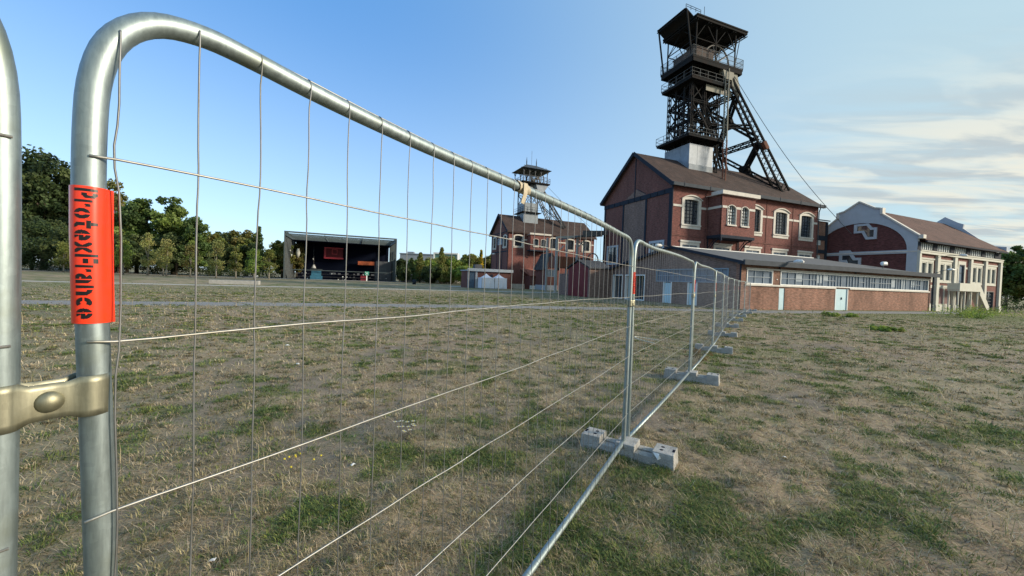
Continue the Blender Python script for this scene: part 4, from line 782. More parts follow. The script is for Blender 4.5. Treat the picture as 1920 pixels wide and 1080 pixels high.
for k in range(14): z=2.7*(1-k/14); st.box(13.1+.21*k,13.1+.21*(k+1),-1.3,-.45,z-.18,z)
st.hexa(13.1,16.1,-1.45,-1.32,2.3,3.6,-.25,.75); fixn(st.build('outdoor_stair','cream',rb,'concrete landing and stair rising along the facade'))
floodlight(rb,None,5.0,6.9,2.0)
# ------------------------------------------------------------------ second, more distant mine building and headframe
nb=thing('mine_building','smaller distant brick pithead building with a pale headframe above it','building',(FN[0],FN[1],0),FN[3])
ops=[]
for a0 in (1.05,8.7,12.47,16.3): ops.append(arch_window(nb,None,a0,a0+2.15,7.76,10.05,10.36,fw=.28,sill=.35,nv=4,nh=6,gm='glass_dark',hood=False,bw=.06))
MB().wall(0,19.35,0,10.85,0,.3,ops).build('wall','brick_red',nb)
og=[]
for b0,b1 in ((.57,2.5),(6.2,8.1)): og.append(arch_window(nb,gab(),b0,b1,7.65,10.0,10.3,fw=.25,sill=.3,nv=3,nh=4,hood=False,bw=.06))
og.append(rect_window(nb,gab(),3.05,5.35,8.5,9.7,fw=.1,nv=3,fm='render_grey',gm='glass_pale',label='wide pale window between two arched ones'))
def nz(b): return 10.85+(14.3-10.85)*(1-abs(b-4.5)/4.5)
MB(gab()).wall(.31,9,0,nz,0,.3,og,extra=(4.5,)).build('gable_wall','brick_dark_shade',nb)
MB(gab(19.05)).wall(.31,9,0,nz,0,.3,extra=(4.5,)).box(.31,9,-18.7,-18.71,0,.01).build('gable_wall','brick_dark_shade',nb)
gable_roof(nb,0,19.35,0,9,10.85,4.5,14.35,.22,ov=.4)
g=MB(gab()); g.box(0,9,-.05,-.003,6.95,7.15); g.box(0,9,-.04,-.003,10.7,10.85)
for b in (.15,2.9,5.6,8.8): g.box(b-.08,b+.08,-.06,-.003,0,10.7)
g.build('steel_frame','fascia_dark',nb)
g=MB(); g.box(0,19.3,-.04,-.003,7.2,7.32); g.box(0,19.3,-.04,-.003,3.4,3.55)
for a in (.1,5.9,11.8,15.5,19.2): g.box(a-.05,a+.05,-.05,-.003,0,10.8)
g.build('steel_trim','brick_dark_shade',nb)
g=MB()
for a0,a1 in ((.2,1.04),(3.21,3.9),(8.1,8.69),(10.86,12.46),(14.63,16.29),(18.46,19.2)): MB().box(a0,a1,-.055,-.003,9.28,9.5).build('stone_band','stone_white',nb)
MB().box(0.1,6,-.08,-.003,0,.9).build('plinth','stone_white',nb)
T15=shift(-1.5); oo=[]
for a0 in (4.5,6.1): oo.append(arch_window(nb,T15,a0,a0+1.15,8.1,9.45,9.6,fw=.06,sill=.06,nv=4,nh=5,gm='glass_pale',bm='steel_dark',hood=False,label='small barred window of the oriel'))
MB(T15).wall(3.95,8.0,7.5,10.3,0,.2,oo).box(3.951,4.14,.21,1.49,7.5,10.3).box(7.8,7.999,.21,1.49,7.5,10.3).build('oriel','brick_red',nb,'projecting brick oriel')
MB().box(3.7,8.25,-1.75,0,10.3,10.36).box(3.7,8.25,-1.75,-1.5,10.36,10.62).build('oriel_cornice','stone_white',nb)
g=MB(); g.box(3.9,8.05,-1.55,0,7.25,7.49)
for a in (4.1,7.8): g.tube([(a,-1.4+1.4*k/5,7.2-1.3*(k/5)**2) for k in range(6)],.06,5)
g.build('oriel_beam','fascia_dark',nb)
floodlight(nb,gab(),4.4,6.5,.9)
po=thing('porch','small brick lean-to with red tiled roof against the distant pithead building','porch',place(FN,2.4,-2.4),FN[3])
MB().wall(1.3,4.0,0,2.5,0,.2,[(2.9,3.8,0,2.2)]).box(1.3,1.5,.21,2.38,0,2.5).build('wall','brick_red',po); rect_window(po,None,2.9,3.8,0,2.2,fw=.08,nv=2,nh=3,fm='blue_frame',gm='glass_pale',back=.15,name='door')
g=MB(); g.poly([(0.0,3.75),(.1,3.8),(1.4,2.6),(1.2,2.5)],.0,.2)
g.add([(1.1,-.3,2.45),(4.1,-.3,2.45),(4.1,2.38,3.75),(.3,2.38,3.75),(1.1,-.3,2.6),(4.1,-.3,2.6),(4.1,2.38,3.9),(.3,2.38,3.9)],[(0,3,2,1),(4,5,6,7),(0,1,5,4),(1,2,6,5),(2,3,7,6),(3,0,4,7)]); g.build('roof','tile_red',po); MB().box(1.25,2.88,-.03,-.003,0,.7).build('plinth','white_paint',po)
h3=thing('gabled_outhouse','dark gabled brick outhouse with blue window in front of the distant pithead building','building',place(FN,4.75,-6.2),FN[3])
def hz(b): return 3.9+2.5*(1-abs(b-1.3)/1.3)
MB().wall(0,2.6,.9,hz,0,.25,[(.1,2.3,2.45,3.7)],extra=(1.3,)).box(0,.2,.26,4,.9,3.8).box(2.4,2.6,.26,4,.9,3.8).build('wall','brick_dark_shade',h3); rect_window(h3,None,.1,2.3,2.45,3.7,fw=.08,nv=4,fm='blue_frame',gm='glass_pale')
MB().box(0,2.6,-.04,-.002,0,.9).box(-.001,2.6,0,4,0,.899).build('plinth','render_grey',h3)
g=MB(); v=[(-.3,-.2,3.6),(-.3,4.2,3.6),(1.3,4.2,6.6),(1.3,-.2,6.6),(2.9,4.2,3.6),(2.9,-.2,3.6)]; v2=[(a,b,z+.15) for a,b,z in v]
g.add(v+v2,[(0,3,2,1),(3,5,4,2),(6,7,8,9),(9,8,10,11),(0,1,7,6),(5,11,10,4),(0,6,9,3),(3,9,11,5),(1,2,8,7),(2,4,10,8)]); fixn(g.build('roof','roof_slate',h3))
hn=thing('headframe','smaller pale grey headframe with hipped roof on the distant pithead building','headframe',(FN[0],FN[1],0),FN[3])
for a in (4.3,5.8,7.2):
    for b in (2.7,5.8): MB().bar((a,b,15),(a,b,21),.18).build('column','steel_grey',hn)
g=MB()
for z0,z1 in ((17,19),(19,20.9)):
    for b in (2.7,5.8):
        g.bar((4.3,b,z0),(5.8,b,z1),.08); g.bar((5.8,b,z0),(4.3,b,z1),.08); g.bar((5.8,b,z0),(7.2,b,z1),.08); g.bar((7.2,b,z0),(5.8,b,z1),.08); g.bar((4.3,b,z1),(7.2,b,z1),.12)
    for a in (4.3,7.2): g.bar((a,2.7,z0),(a,5.8,z1),.08); g.bar((a,5.8,z0),(a,2.7,z1),.08)
g.build('bracing','steel_grey',hn)
c_=MB().box(4.2,7.4,2.62,5.9,12.8,15.1).build('cladding_box','zinc_dark',hn); c2=MB().box(4.2,7.35,2.65,5.8,15.3,17.1).build('cladding_box','zinc_dark',hn)
g=MB(); g.box(3.7,7.9,2.1,6.4,15.1,15.25); railing(g,(3.7,2.1,15.25),(7.9,2.1,15.25),.9,1,0,.03); railing(g,(3.7,2.1,15.25),(3.7,6.4,15.25),.9,1,0,.03); g.build('gallery_floor','steel_dark',hn)
g=MB(); g.box(3.4,9.5,1.9,6.6,20.95,21.2); d=g.build('wheel_platform','steel_dark',hn); g=MB()
for p_,q__ in (((3.4,1.9,21.2),(9.5,1.9,21.2)),((9.5,1.9,21.2),(9.5,6.6,21.2)),((3.4,1.9,21.2),(3.4,6.6,21.2))): railing(g,p_,q__,.95,1.1,.3,.03)
g.build('railing','steel_grey',d)
g=MB(); g.poly([(6.5,20.9),(9.3,20.9),(8.3,19.4),(7.0,19.4)],2.2,6.2); g.build('hopper','zinc',hn,'pale tapering casing below the wheel platform')
g=MB()
for a in (3.7,4.95,6.2,7.5,8.9):
    for b in (2.1,6.4): g.bar((a,b,21.2),(a,b,23.9),.12); g.tube([(a,b,22.9),(a+.25,b,23.5),(a+.62,b,23.8)],.05,5); g.tube([(a,b,22.9),(a-.25,b,23.5),(a-.62,b,23.8)],.05,5)
for z in (22.4,23.7):
    for b in (2.1,6.4): g.bar((3.7,b,z),(8.9,b,z),.07)
for k in range(5): g.bar((3.7+k*1.2,2.1,23.7 if k%2 else 24.3),(4.9+k*1.0,2.1,24.3 if k%2 else 23.7),.06)
g.build('roof_post','steel_blue',hn)
g=MB(); v=[(3.1,1.5,23.7),(9.6,1.5,23.7),(9.6,7.0,23.7),(3.1,7.0,23.7),(5.2,4.2,25.1),(7.4,4.2,25.1)]; g.add(v,[(0,3,2,1),(0,1,5,4),(1,2,5),(2,3,4,5),(3,0,4)]); g.tube([(5.2,4.2,25.0),(5.2,4.2,25.7),(5.2,4.2,26.6)],.05,6,radii=[.1,.1,.02]); g.tube([(7.4,4.2,25.0),(7.4,4.2,25.7),(7.4,4.2,26.6)],.05,6,radii=[.1,.1,.02]); g.tube([(6.3,4.2,25),(6.3,4.2,28)],.03,5); fixn(g.build('roof','steel_blue',hn))
wheel(hn,(7.2,3.2,22.3),1.5,ns=8); wheel(hn,(7.2,5.0,22.3),1.5,ns=8)
for b,fb in ((2.9,1.9),(5.6,6.9)): MB().lattice((8.4,b,19.8),(13.3,fb,12.6),.5,12,.13,.06).build('raking_leg','steel_blue',hn)
g=MB(); g.lattice((10,2.6,17.3),(12.6,6.6,13.6),.3,6,.1,.05); g.lattice((10,5.9,17.3),(12.6,2.1,13.6),.3,6,.1,.05); g.build('leg_bracing','steel_blue',hn)
p=Vector(place(FN,9.4,3,21.0)); q_=Vector(place(FN,19.5,2,13.5)); tag(MB().tube([tuple(p),tuple((p+q_)/2-Vector((0,0,.4))),tuple(q_)],.03,5).build('cable','steel_grey'),'thin cable slanting from the smaller distant headframe','cable')
fb_=thing('flat_roofed_hut','flat-roofed brick hut with a dark blue door behind the white tents','building',place(FN,-8.6,-3),FN[3])
MB().wall(0,8.2,0,2.95,0,.2,[(.3,1.3,0,2.85)]).box(0,.2,.21,4,0,2.95).box(8,8.2,.21,4,0,2.95).build('wall','brick_dark_shade',fb_); MB().box(.3,1.3,.05,.1,0,2.85).build('door','deep_blue',fb_)
MB().box(-.15,8.4,-.3,4.2,2.96,3.12).box(-.15,8.4,-.36,-.301,2.9,3.4).box(.0,.25,-.06,-.003,0,2.95).box(1.4,1.75,-.06,-.003,0,2.95).build('roof','render_grey',fb_); MB().box(4.2,4.6,-.06,-.003,2.0,2.45).build('vent','fascia_dark',fb_)
tg=thing('roof_box','dark box standing on the roof of the flat-roofed hut','box',(*place(FN,-6.8,-1.5)[:2],3.12),FN[3]); MB().box(0,1.3,0,1.2,.08,1.0).box(.1,1.2,.1,1.1,1.0,1.06).box(.05,.2,.05,1.15,0,.08).box(1.1,1.25,.05,1.15,0,.08).build('casing','slate_grey',tg)
def tent(a,b,lab):
    t_=thing('tent',lab,'tent',place(FN,a,b),FN[3],'white pavilion tents beside the brick hut'); w=2.25
    g=MB(); h=1.75
    for k in range(4):
        x0,y0=((0,0),(w,0),(w,w),(0,w))[k]; x1,y1=((w,0),(w,w),(0,w),(0,0))[k]; n=7
        for j in range(n):
            ax=x0+(x1-x0)*j/n; ay=y0+(y1-y0)*j/n; bx=x0+(x1-x0)*(j+1)/n; by=y0+(y1-y0)*(j+1)/n; o1=.05*math.sin(j*2.1+k); o2=.05*math.sin((j+1)*2.1+k); nx,ny=((0,-1),(1,0),(0,1),(-1,0))[k]
            g.add([(ax+nx*o1,ay+ny*o1,.05),(bx+nx*o2,by+ny*o2,.05),(bx,by,h+.1),(ax,ay,h+.1)],[(0,1,2,3)])
    g.build('side_cloth','tent_white',t_)
    g=MB(); n=7; rs=[(w/2*1.02*(1-(k/n)),h-.08+.78*(k/n)**1.7) for k in range(n+1)]; vs=[]
    for r_,z in rs:
        for sx,sy in ((-1,-1),(1,-1),(1,1),(-1,1)): vs.append((w/2+sx*max(r_,.02),w/2+sy*max(r_,.02),z+.1))
    fs=[(k*4+j,k*4+(j+1)%4,(k+1)*4+(j+1)%4,(k+1)*4+j) for k in range(n) for j in range(4)]; g.add(vs,fs+[(0,3,2,1)]); g.build('canopy','tent_white',t_)
    g=MB(); 
    for sx in (0,w):
        for sy in (0,w): g.bar((sx,sy,0),(sx,sy,h),.05)
    g.build('frame','steel_grey',t_)
tent(-6.9,-5.7,'white pavilion tent, the left one of the pair'); tent(-4.6,-5.7,'white pavilion tent, the right one of the pair')
# steel gantry between the two pithead buildings
gt=thing('gantry','grey steel conveyor gantry with slanted canopy between the two brick buildings','gantry',place(FM,-7.5,13.6),FM[3])
g=MB(); 
for a in (0,3.3,4.4): g.bar((a,0,0),(a,0,7.9),.28 if a!=4.4 else .16,.28 if a!=4.4 else .16); 
for a in (0,3.3): g.bar((a,3,0),(a,3,8),.25)
g.bar((0,0,5.6),(1.1,0,6.7),.14); g.bar((4.4,0,7.7),(3.3,0,6.5),.12); g.bar((0,0,7.8),(7.4,0,8.6),.3); g.bar((3.3,0,7.6),(4.4,0,6.9),.12); g.build('frame','concrete',gt)
MB().hexa(2.6,7.6,-1.2,4,7.9,8.1,9.0,9.15).hexa(3.4,7.6,-1.25,-1.15,8.0,8.9,8.6,9.2).build('canopy','steel_grey',gt)
g=MB(); g.box(.3,6.0,.4,3,3.6,5.2)
for k in range(7): g.box(.5+k*.8,.58+k*.8,.32,.395,3.6,5.25)
g.build('hopper','rust',gt,'rust red sheet hopper under the gantry')
g=MB(); g.tube([(5.2,.2,3.8)]+[(6.1-.9*math.cos(math.pi*k/8),.2,5.0+.9*math.sin(math.pi*k/8)) for k in range(9)]+[(7.0,.2,3.8)],.09,8); g.build('pipe','steel_grey',gt,smooth=True)
# ------------------------------------------------------------------ open stage building
sb=thing('stage_building','large open-fronted glass and steel stage with dark interior across the field','building',(FS[0],FS[1],0),FS[3])
D=20; W=25.8; H=11.4
MB().box(0.3,W-.3,D-.3,D,0,H-.6).build('back_wall','navy',sb); MB().box(0,W,0,D,-.1,.05).build('floor','interior_dark',sb)
g=MB(); g.box(0.31,W-.31,11,D-.31,H-1.3,H-1.12); g.build('ceiling','interior_dark',sb)
g=MB()
for b in np.arange(.8,D,2.3):
    g.box(.3,W-.3,b,b+.16,H-.62,H-.45)
for a in (.2,W/3,W*2/3,W-.4): g.box(a,a+.2,0,D,H-1.1,H-.45)
g.box(0,W,-.15,.15,H-.35,H); g.box(0,W,D-.15,D+.15,H-.35,H); g.box(0,.3,.16,D-.16,H-.35,H-.001); g.box(W-.3,W,.16,D-.16,H-.35,H-.001)
for a in (0,W-.2): g.box(a,a+.2,-.1,.1,0,H-.36)
g.build('roof_frame','stage_steel',sb)
rr=random.Random(9); gl=MB(); fr=MB()
for a in (0.02,W-.1):
    for k in range(22):
        b=k*D/22
        for (z0,z1) in ((.2,2.7),(2.9,5.9),(6.1,8.5),(8.5,11)):
            if (z0>8 and rr.random()<.55) or (z0>5.9 and a>1 and rr.random()<.4): continue
            gl.box(a+.02,a+.06,b+.04,b+D/22-.04,z0,z1)
        fr.box(a-.03,a+.13,b-.05,b+.05,0,H-.4)
    for z in (2.75,5.95): fr.box(a-.04,a+.12,0,5.5,z,z+.14)
    gl.build('side_glazing','stage_glass',sb); fr.build('side_framework','steel_grey' if a<1 else 'stage_steel',sb); gl=MB(); fr=MB()
for k in range(0):pass
g=MB(); g.box(1.2,W-1.2,.9,1.0,2.22,2.36); g.box(5.6,8.3,1.0,1.05,2.5,2.6); g.build('gallery_rail','stage_steel',sb)
g=MB(); g.box(5.6,8.3,1.1,1.6,.05,.95); g.box(5.8,8.0,1.7,1.9,.96,2.2); g.build('counter','teal_box',sb,'teal counter on the left of the stage')
g=MB()
for k in range(46):
    a=rr.uniform(1.5,W-1.5); z=rr.choice((.06,.75,1.45)); h=rr.uniform(.15,.5); b=rr.uniform(2,3.2); g.box(a,a+rr.uniform(.2,.9),b,b+.3,z,z+h)
for z in (.7,1.4): g.box(1.3,W-1.4,1.95,3.4,z,z+.045)
g.build('shelf_goods','slate_grey',sb,'dark shelves of stored goods along the stage front')
g=MB()
for k in range(9): a=rr.uniform(1.5,W-2); z=rr.choice((.10,.78,1.48)); g.box(a,a+.22,1.88,1.94,z,z+rr.uniform(.12,.3))
g.build('notice','white_paint',sb,'small white cards and cans on the shelves')
g=MB(); o=[(7.6,5.95),(7.6,9.2),(12.6,9.2),(12.6,5.95)]; i_=[(8.05,6.3),(8.05,8.9),(12.6,8.9),(12.6,6.3)]; g.poly([(7.6,5.9),(12.7,5.9),(12.7,6.35),(7.6,6.35)],D-2.2,D-2.0); g.poly([(7.6,8.85),(12.7,8.85),(12.7,9.2),(7.6,9.2)],D-2.2,D-2.0); g.poly([(7.6,6.36),(8.1,6.36),(8.1,8.84),(7.6,8.84)],D-2.2,D-2.0); g.ring([(9.6,7.2),(9.6,8.8),(11.1,8.8),(11.1,7.2)],[(9.8,7.4),(9.8,8.6),(10.9,8.6),(10.9,7.4)],D-2.2,D-1.9); r_=fixn(g.build('red_window_frame','red_frame',sb)); MB().box(8.1,12.6,D-1.8,D-1.7,6.3,8.9).build('red_panel','red_deep',r_)
MB().box(16.7,21.3,D-2.5,D-1.5,4.5,5.6).build('orange_box','orange_box',sb,'orange canopy box on the back of the stage'); MB().box(17.2,18.6,2.2,2.4,.05,1.6).build('red_door','red_deep',sb)
MB().box(21.2,25.4,8,16,.05,5.5).build('dark_booth','slate_grey',sb); MB().ring([(22.0,2.5),(22.0,3.4),(23.6,3.4),(23.6,2.5)],[(22.1,2.6),(22.1,3.3),(23.5,3.3),(23.5,2.6)],3.4,3.5).build('picture_frame','stage_steel',sb)
g=MB(); g.tube([(5.1,D-3,2.95),(5.1,D-3,3.4),(5.1,D-3,3.95)],.5,14,radii=[.68,.45,.22]); g.tube([(4.9,D-3,5.3),(4.9,D-3,5.8)],.16,8); g.tube([(5.1,D-3,3.9),(5.0,D-3,10)],.02,4); g.build('pendant_lamp','lamp_white',sb,'white bell shaped lamp hanging in the stage',smooth=True)
g=MB(); g.tube([(1.6,12,5.6),(1.65,12,6.8),(1.7,12,8.0)],.3,10,radii=[.25,.55,.25]); g.tube([(.2,8,6.9),(.35,8,7.4)],.2,8); g.tube([(.6,8,5.7),(.6,8,6.3)],.18,8); g.build('loudspeaker','cream',sb,smooth=True)
sg=thing('sign','square green sign with white symbol on a short white post before the stage','sign',place(FS,18.6,-1),FS[3]); MB().box(-.12,.12,-.05,.05,0,1.5).build('post','white_paint',sg); b_=MB().box(-.5,.5,-.06,.0,1.5,2.45).build('board','green_sign',sg)
g=MB(); g.bar((-.3,-.07,1.7),(.3,-.07,2.25),.08,.02,(0,1,0)); g.bar((.3,-.07,1.7),(-.3,-.07,2.25),.08,.02,(0,1,0)); g.bar((-.38,-.068,2.3),(-.2,-.068,2.3),.08,.014,(0,1,0)); g.build('symbol','white_paint',b_)
# far buildings
fb1=thing('slate_hall','large slate grey flat-roofed hall far behind the stage','building',(-54,186,0),.05); MB().wall(0,24,0,12.3,0,.4,[(2+3.2*k,3.2+3.2*k,7,8.2) for k in range(6)]).box(0,.4,.41,15,0,12.3).box(23.6,24,.41,15,0,12.3).build('wall','far_cladding',fb1)
MB().box(-.3,24.3,-.3,15,12.31,12.7).box(3,6,2,5,12.7,13.6).build('roof','zinc',fb1)
for k in range(6): rect_window(fb1,None,2+3.2*k,3.2+3.2*k,7,8.2,fw=.1,fm='zinc',gm='glass_dark')
fb2=thing('glazed_box','white framed glass box of a modern building above the far trees','building',(-35,171,0),.02); g=MB(); g.ring([(0,8.9),(0,12.6),(10.8,12.6),(10.8,8.9)],[(.6,9.5),(.6,12.0),(10.4,12.0),(10.4,9.5)],-.3,1.0); g.box(.5,10.3,1.01,8,0,8.8); fixn(g.build('frame','white_paint',fb2)); MB().box(.6,10.4,.3,.4,9.5,12).build('glazing','green_glass',fb2); MB().box(0,10.8,1.01,8,8.9,12.5).build('body','render_grey',fb2)
fb3=thing('white_pavilion','low white building glimpsed between the trunks of the far trees','building',(-33,126,0),.05); MB().wall(0,19,0,2.9,0,.3,[(1+2.6*k,2.4+2.6*k,.9,2.2) for k in range(7)]).box(0,.3,.31,6,0,2.9).box(18.7,19,.31,6,0,2.9).build('wall','white_paint',fb3); MB().hexa(-.4,19.4,-.5,6.4,2.91,3.1,2.91,3.1).build('roof','slate_grey',fb3)
for k in range(7): rect_window(fb3,None,1+2.6*k,2.4+2.6*k,.9,2.2,fw=.07,nv=2)
fb4=thing('site_cabin','small grey cabin with pitched roof at the right corner of the stage','cabin',(-28.9,101.5,0),.4); MB().wall(0,2.6,0,2.0,0,.1,[(.8,1.6,0,1.8)]).box(0,.1,.11,2.2,0,2).box(2.5,2.6,.11,2.2,0,2).build('wall','grey_flash',fb4); MB().box(.8,1.6,.03,.07,0,1.8).build('door','fascia',fb4); g=MB(); g.poly([(-.2,1.95),(1.3,2.7),(2.8,1.95),(2.8,2.05),(1.3,2.8),(-.2,2.05)],-.2,2.4); g.build('roof','zinc',fb4)
# ------------------------------------------------------------------ temporary fence
PJ=[(-.6362,.5882),(1.0811,3.5523),(3.0687,6.5779),(5.0307,9.6426),(6.8587,12.6215),(8.6496,15.6063),(10.55,18.51),(12.4517,21.4194),(14.53,24.26),(16.6,27.1)]
JN=[]  # joint centres: between the two posts
d0=(Vector(PJ[1])-Vector(PJ[0])).normalized()
JN=[Vector(PJ[0])-d0*.043,Vector(PJ[1])+d0*.040]+[Vector(p) for p in PJ[2:]]
PL=3.4256; WY=-.0205
def smooth(P,n=1):
    for _ in range(n):
        Q=[P[0]]
        for a,b in zip(P,P[1:]): Q+=[a.lerp(b,.25),a.lerp(b,.75)]
        P=Q+[P[-1]]
    return P
def ptop(s):  # height of the top tube along the panel, from the photograph's slightly bowed rail
    X=[0,.141,.223,.431,.751,1.437,2.18,2.794,3.2,3.43]; Z=[1.985,1.985,1.984,1.975,1.970,1.984,1.994,1.986,1.975,1.97]
    return float(np.interp(s,X,Z))
def make_panel():
    t=thing('mesh_fence','nearest galvanised mesh fence panel with a red sticker on its left post','fence panel',(0,0,0),0,'mesh fence panels standing in a row across the field')
    pts=[Vector((.030,0,.09)),Vector((.026,0,.4)),Vector((.021,0,.9)),Vector((.009,0,1.3)),Vector((-.003,0,1.62)),Vector((-.004,0,1.76)),Vector((.0,0,1.855)),Vector((.020,0,1.925)),Vector((.065,0,1.972)),Vector((.13,0,1.989)),Vector((.2,0,1.989))]
    pts+=[Vector((s,0,ptop(s))) for s in (.35,.5,.75,1.1,1.5,1.9,2.3,2.7,3.0)]+[Vector((3.22,0,1.982)),Vector((3.33,0,1.965)),Vector((3.395,0,1.915)),Vector((3.421,0,1.84)),Vector((3.4256,0,1.72)),Vector((3.4256,0,1.2)),Vector((3.418,0,.6)),Vector((3.40,0,.09))]
    MB().tube([tuple(p) for p in smooth(pts,2)],.0186,22).build('frame','galvanised',t,smooth=True)
    MB().tube([(.03+.02,0,.118),(1.2,.0,.108),(2.3,0,.112),(3.39,0,.130)],.0185,14).build('bottom_rail','galvanised',t,smooth=True)
    g=MB(); rr=random.Random(12); hz=(.388,.652,.922,1.192,1.462,1.735)
    k=0
    for i in range(34):
        s=.022+.1*i+.0; 
        if s>PL-.03: break
        zt=ptop(s) if .14<s<3.3 else (1.955 if i<2 else ptop(s)-.03*(s>3.3)-.01)
        if i==0: zt=1.934
        if i==1: zt=1.990
        if i>=33: zt=1.93
        amp=.0075 if i==0 else (.0035 if i<8 else .003)
        P=[(s+.001,WY,.10),(s,WY-.002,.16)]
        zz=.2
        for j,h in enumerate(hz):
            P.append((s+rr.uniform(-amp,amp)*.6,WY-.004,h-.07+rr.uniform(-.02,.02))); P.append((s+rr.uniform(-amp,amp),WY-.002+rr.uniform(-.002,.001),h+rr.uniform(-.004,.004)))
        P.append((s+rr.uniform(-amp,amp)*1.5,WY-.003,1.82)); b=rr.uniform(.002,.008) if i>1 else .0
        if i<2: P=P[:-1]+[(s,WY-.003,1.80),(s,WY-.002,zt-.06),(s+.001,WY-.001,zt-.02),(s+.001,-.0198,zt-.004)]; g.tube([tuple(p) for p in smooth([Vector(p) for p in P],1)],.0014,6); continue
        P+=[(s-.001,WY-.003,zt-.055),(s+b*.4,WY-.002,zt-.028),(s+b,-.0195,zt-.006),(s+b,-.0175,zt+.010),(s+b+.001,-.009,zt+.0185),(s+b+.001,.003,zt+.0200)]
        Q=smooth([Vector(p) for p in P],1); g.tube([tuple(p) for p in Q],.00135,6)
    g.build('wire_mesh','wire',t,smooth=True); g=MB()
    for h in hz:
        P=[(-.008,WY+.0008,h-.003)]+[(x,WY-.0035+rr.uniform(-.001,.001),h+rr.uniform(-.0035,.0035)+.004*math.sin(x*2+h*7)) for x in np.arange(.03,PL-.02,.17)]+[(PL+.006,WY+.0008,h)]
        g.tube([tuple(p) for p in smooth([Vector(p) for p in P],1)],.0020,7)
    P=[(.215,-.001,ptop(.215)+.0205)]+[(s,.0,ptop(s)+.0212) for s in np.arange(.25,3.2,.25)]; g.tube(P,.0017,6)
    g.build('cross_wires','wire_lit',t,smooth=True)
    # printed sticker wrapped round the left post
    ph0=math.atan2(-.975,-.219); r=.0203; g=MB(); nA=26
    def sxz(z): return float(np.interp(z,[1.3,1.62,1.76],[.0058,-.0026,-.0038]))
    def cyl(tt,z,rad): 
        fl=.0 if tt<math.radians(62) else (tt-math.radians(62))*.010
        return (sxz(z)+math.cos(ph0+tt)*(rad+fl),math.sin(ph0+tt)*(rad+fl),z)
    vs=[];fs=[]
    za=[1.4855+(1.6875-1.4855)*k/6 for k in range(7)]
    for z in za:
        for k in range(nA+1): vs.append(cyl(R_(-105+ (105+92)*k/nA),z,r+.0004*math.sin(z*160+k)*(1 if k>nA*.75 else 0)))
    for j in range(6):
        for k in range(nA): a=j*(nA+1)+k; fs.append((a,a+1,a+nA+2,a+nA+1))
    g.add(vs,fs); sk=g.build('sticker','sticker_red',t,'red sticker with black stencil lettering',smooth=True)
    # stencil letters, drawn as small cells on the curved sticker
    S=.106
    GL={'P':(.62,[('l',.14,0,.14,1),('l',.36,.89,.40,.89),('a',.36,.67,.20,.22,-90,90),('l',.34,.45,.38,.45)],[('v',.25,.05)]),
     'r':(.46,[('l',.13,0,.13,.68),('a',.40,.36,.20,.24,55,140)],[('v',.235,.04)]),
     'o':(.70,[('a',.35,.34,.22,.25,0,360)],[('v',.35,.045)]),
     't':(.50,[('l',.22,.18,.22,.93),('a',.36,.18,.14,.10,180,290),('l',.06,.62,.42,.62)],[('h',.50,.04)]),
     'e':(.70,[('a',.35,.34,.23,.26,0,300),('l',.36,.31,.56,.31)],[('v',.31,.03)]),
     'x':(.64,[('l',.10,.05,.54,.65),('l',.54,.05,.10,.65)],[('v',.32,.025)]),
     'F':(.60,[('l',.14,0,.14,1),('l',.34,.89,.54,.89),('l',.34,.47,.48,.47)],[('v',.26,.05)]),
     'a':(.66,[('a',.31,.23,.18,.16,0,360),('l',.52,0,.52,.45),('a',.32,.44,.20,.18,0,140)],[('v',.40,.03)]),
     'n':(.68,[('l',.13,0,.13,.68),('l',.53,0,.53,.42),('a',.34,.40,.19,.21,0,130)],[('v',.25,.035)]),
     'c':(.62,[('a',.35,.34,.22,.25,50,310)],[('h',.34,.05)])}
    def dist(pr,x,y):
        if pr[0]=='l':
            _,x0,y0,x1,y1=pr; dx=x1-x0; dy=y1-y0; l2=dx*dx+dy*dy; q=max(0,min(1,((x-x0)*dx+(y-y0)*dy)/l2)) if l2 else 0
            ex=abs(x-x0-q*dx); ey=abs(y-y0-q*dy)
            return max(ex,ey) if (dx==0 or dy==0) else math.hypot(ex,ey)
        _,cx,cy,rx,ry,d0,d1=pr; a=math.degrees(math.atan2((y-cy)/ry,(x-cx)/rx))
        while a<d0: a+=360
        if a>d1: return 9
        ex=cx+rx*math.cos(R_(a)); ey=cy+ry*math.sin(R_(a)); return math.hypot(x-ex,y-ey)
    U=.0238; z=1.6845; g=MB(); adv=0; word='ProtexFrance'; tot=sum(GL[c][0]+.07 for c in word); kz=.194/(tot*U)
    N_=26
    def ang(y): return R_(-45)+y*R_(70)
    for ch in word:
        wd,pr,gp=GL[ch]; nx=max(8,int(wd*34)); ny=36
        for ix in range(nx):
            run=None
            x=(ix+.5)/nx*wd
            for iy in range(ny+1):
                y=(iy+.5)/ny*1.02-.01; on=iy<ny and any(dist(p,x,y)<S for p in pr) and not any(abs((x if q[0]=='v' else y)-q[1])<q[2] for q in gp)
                if on and (run is None): run=iy
                if run is not None and (not on or iy-run>=5):
                    y0=run/ny*1.02-.01; y1=iy/ny*1.02-.01; zA=z-(adv+ix/nx*wd)*U*kz; zB=z-(adv+(ix+1)/nx*wd)*U*kz
                    g.add([cyl(ang(y0),zA,r+.00022),cyl(ang(y1),zA,r+.00022),cyl(ang(y1),zB,r+.00022),cyl(ang(y0),zB,r+.00022)],[(0,3,2,1)])
                    run=iy if on else None
        adv+=wd+.07
    g.build('lettering','ink',sk)
    return t
proto=make_panel(); ORD=['nearest','second','third','fourth','fifth','sixth','seventh','eighth','ninth']
def setpanel(o,a,b,gap=.0425):
    d=(b-a).normalized(); p=a+d*gap; L=(b-a).length-2*gap; o.location=(p.x,p.y,0); o.rotation_euler=(0,0,math.atan2(d.y,d.x)); o.scale=(L/PL,1,1)
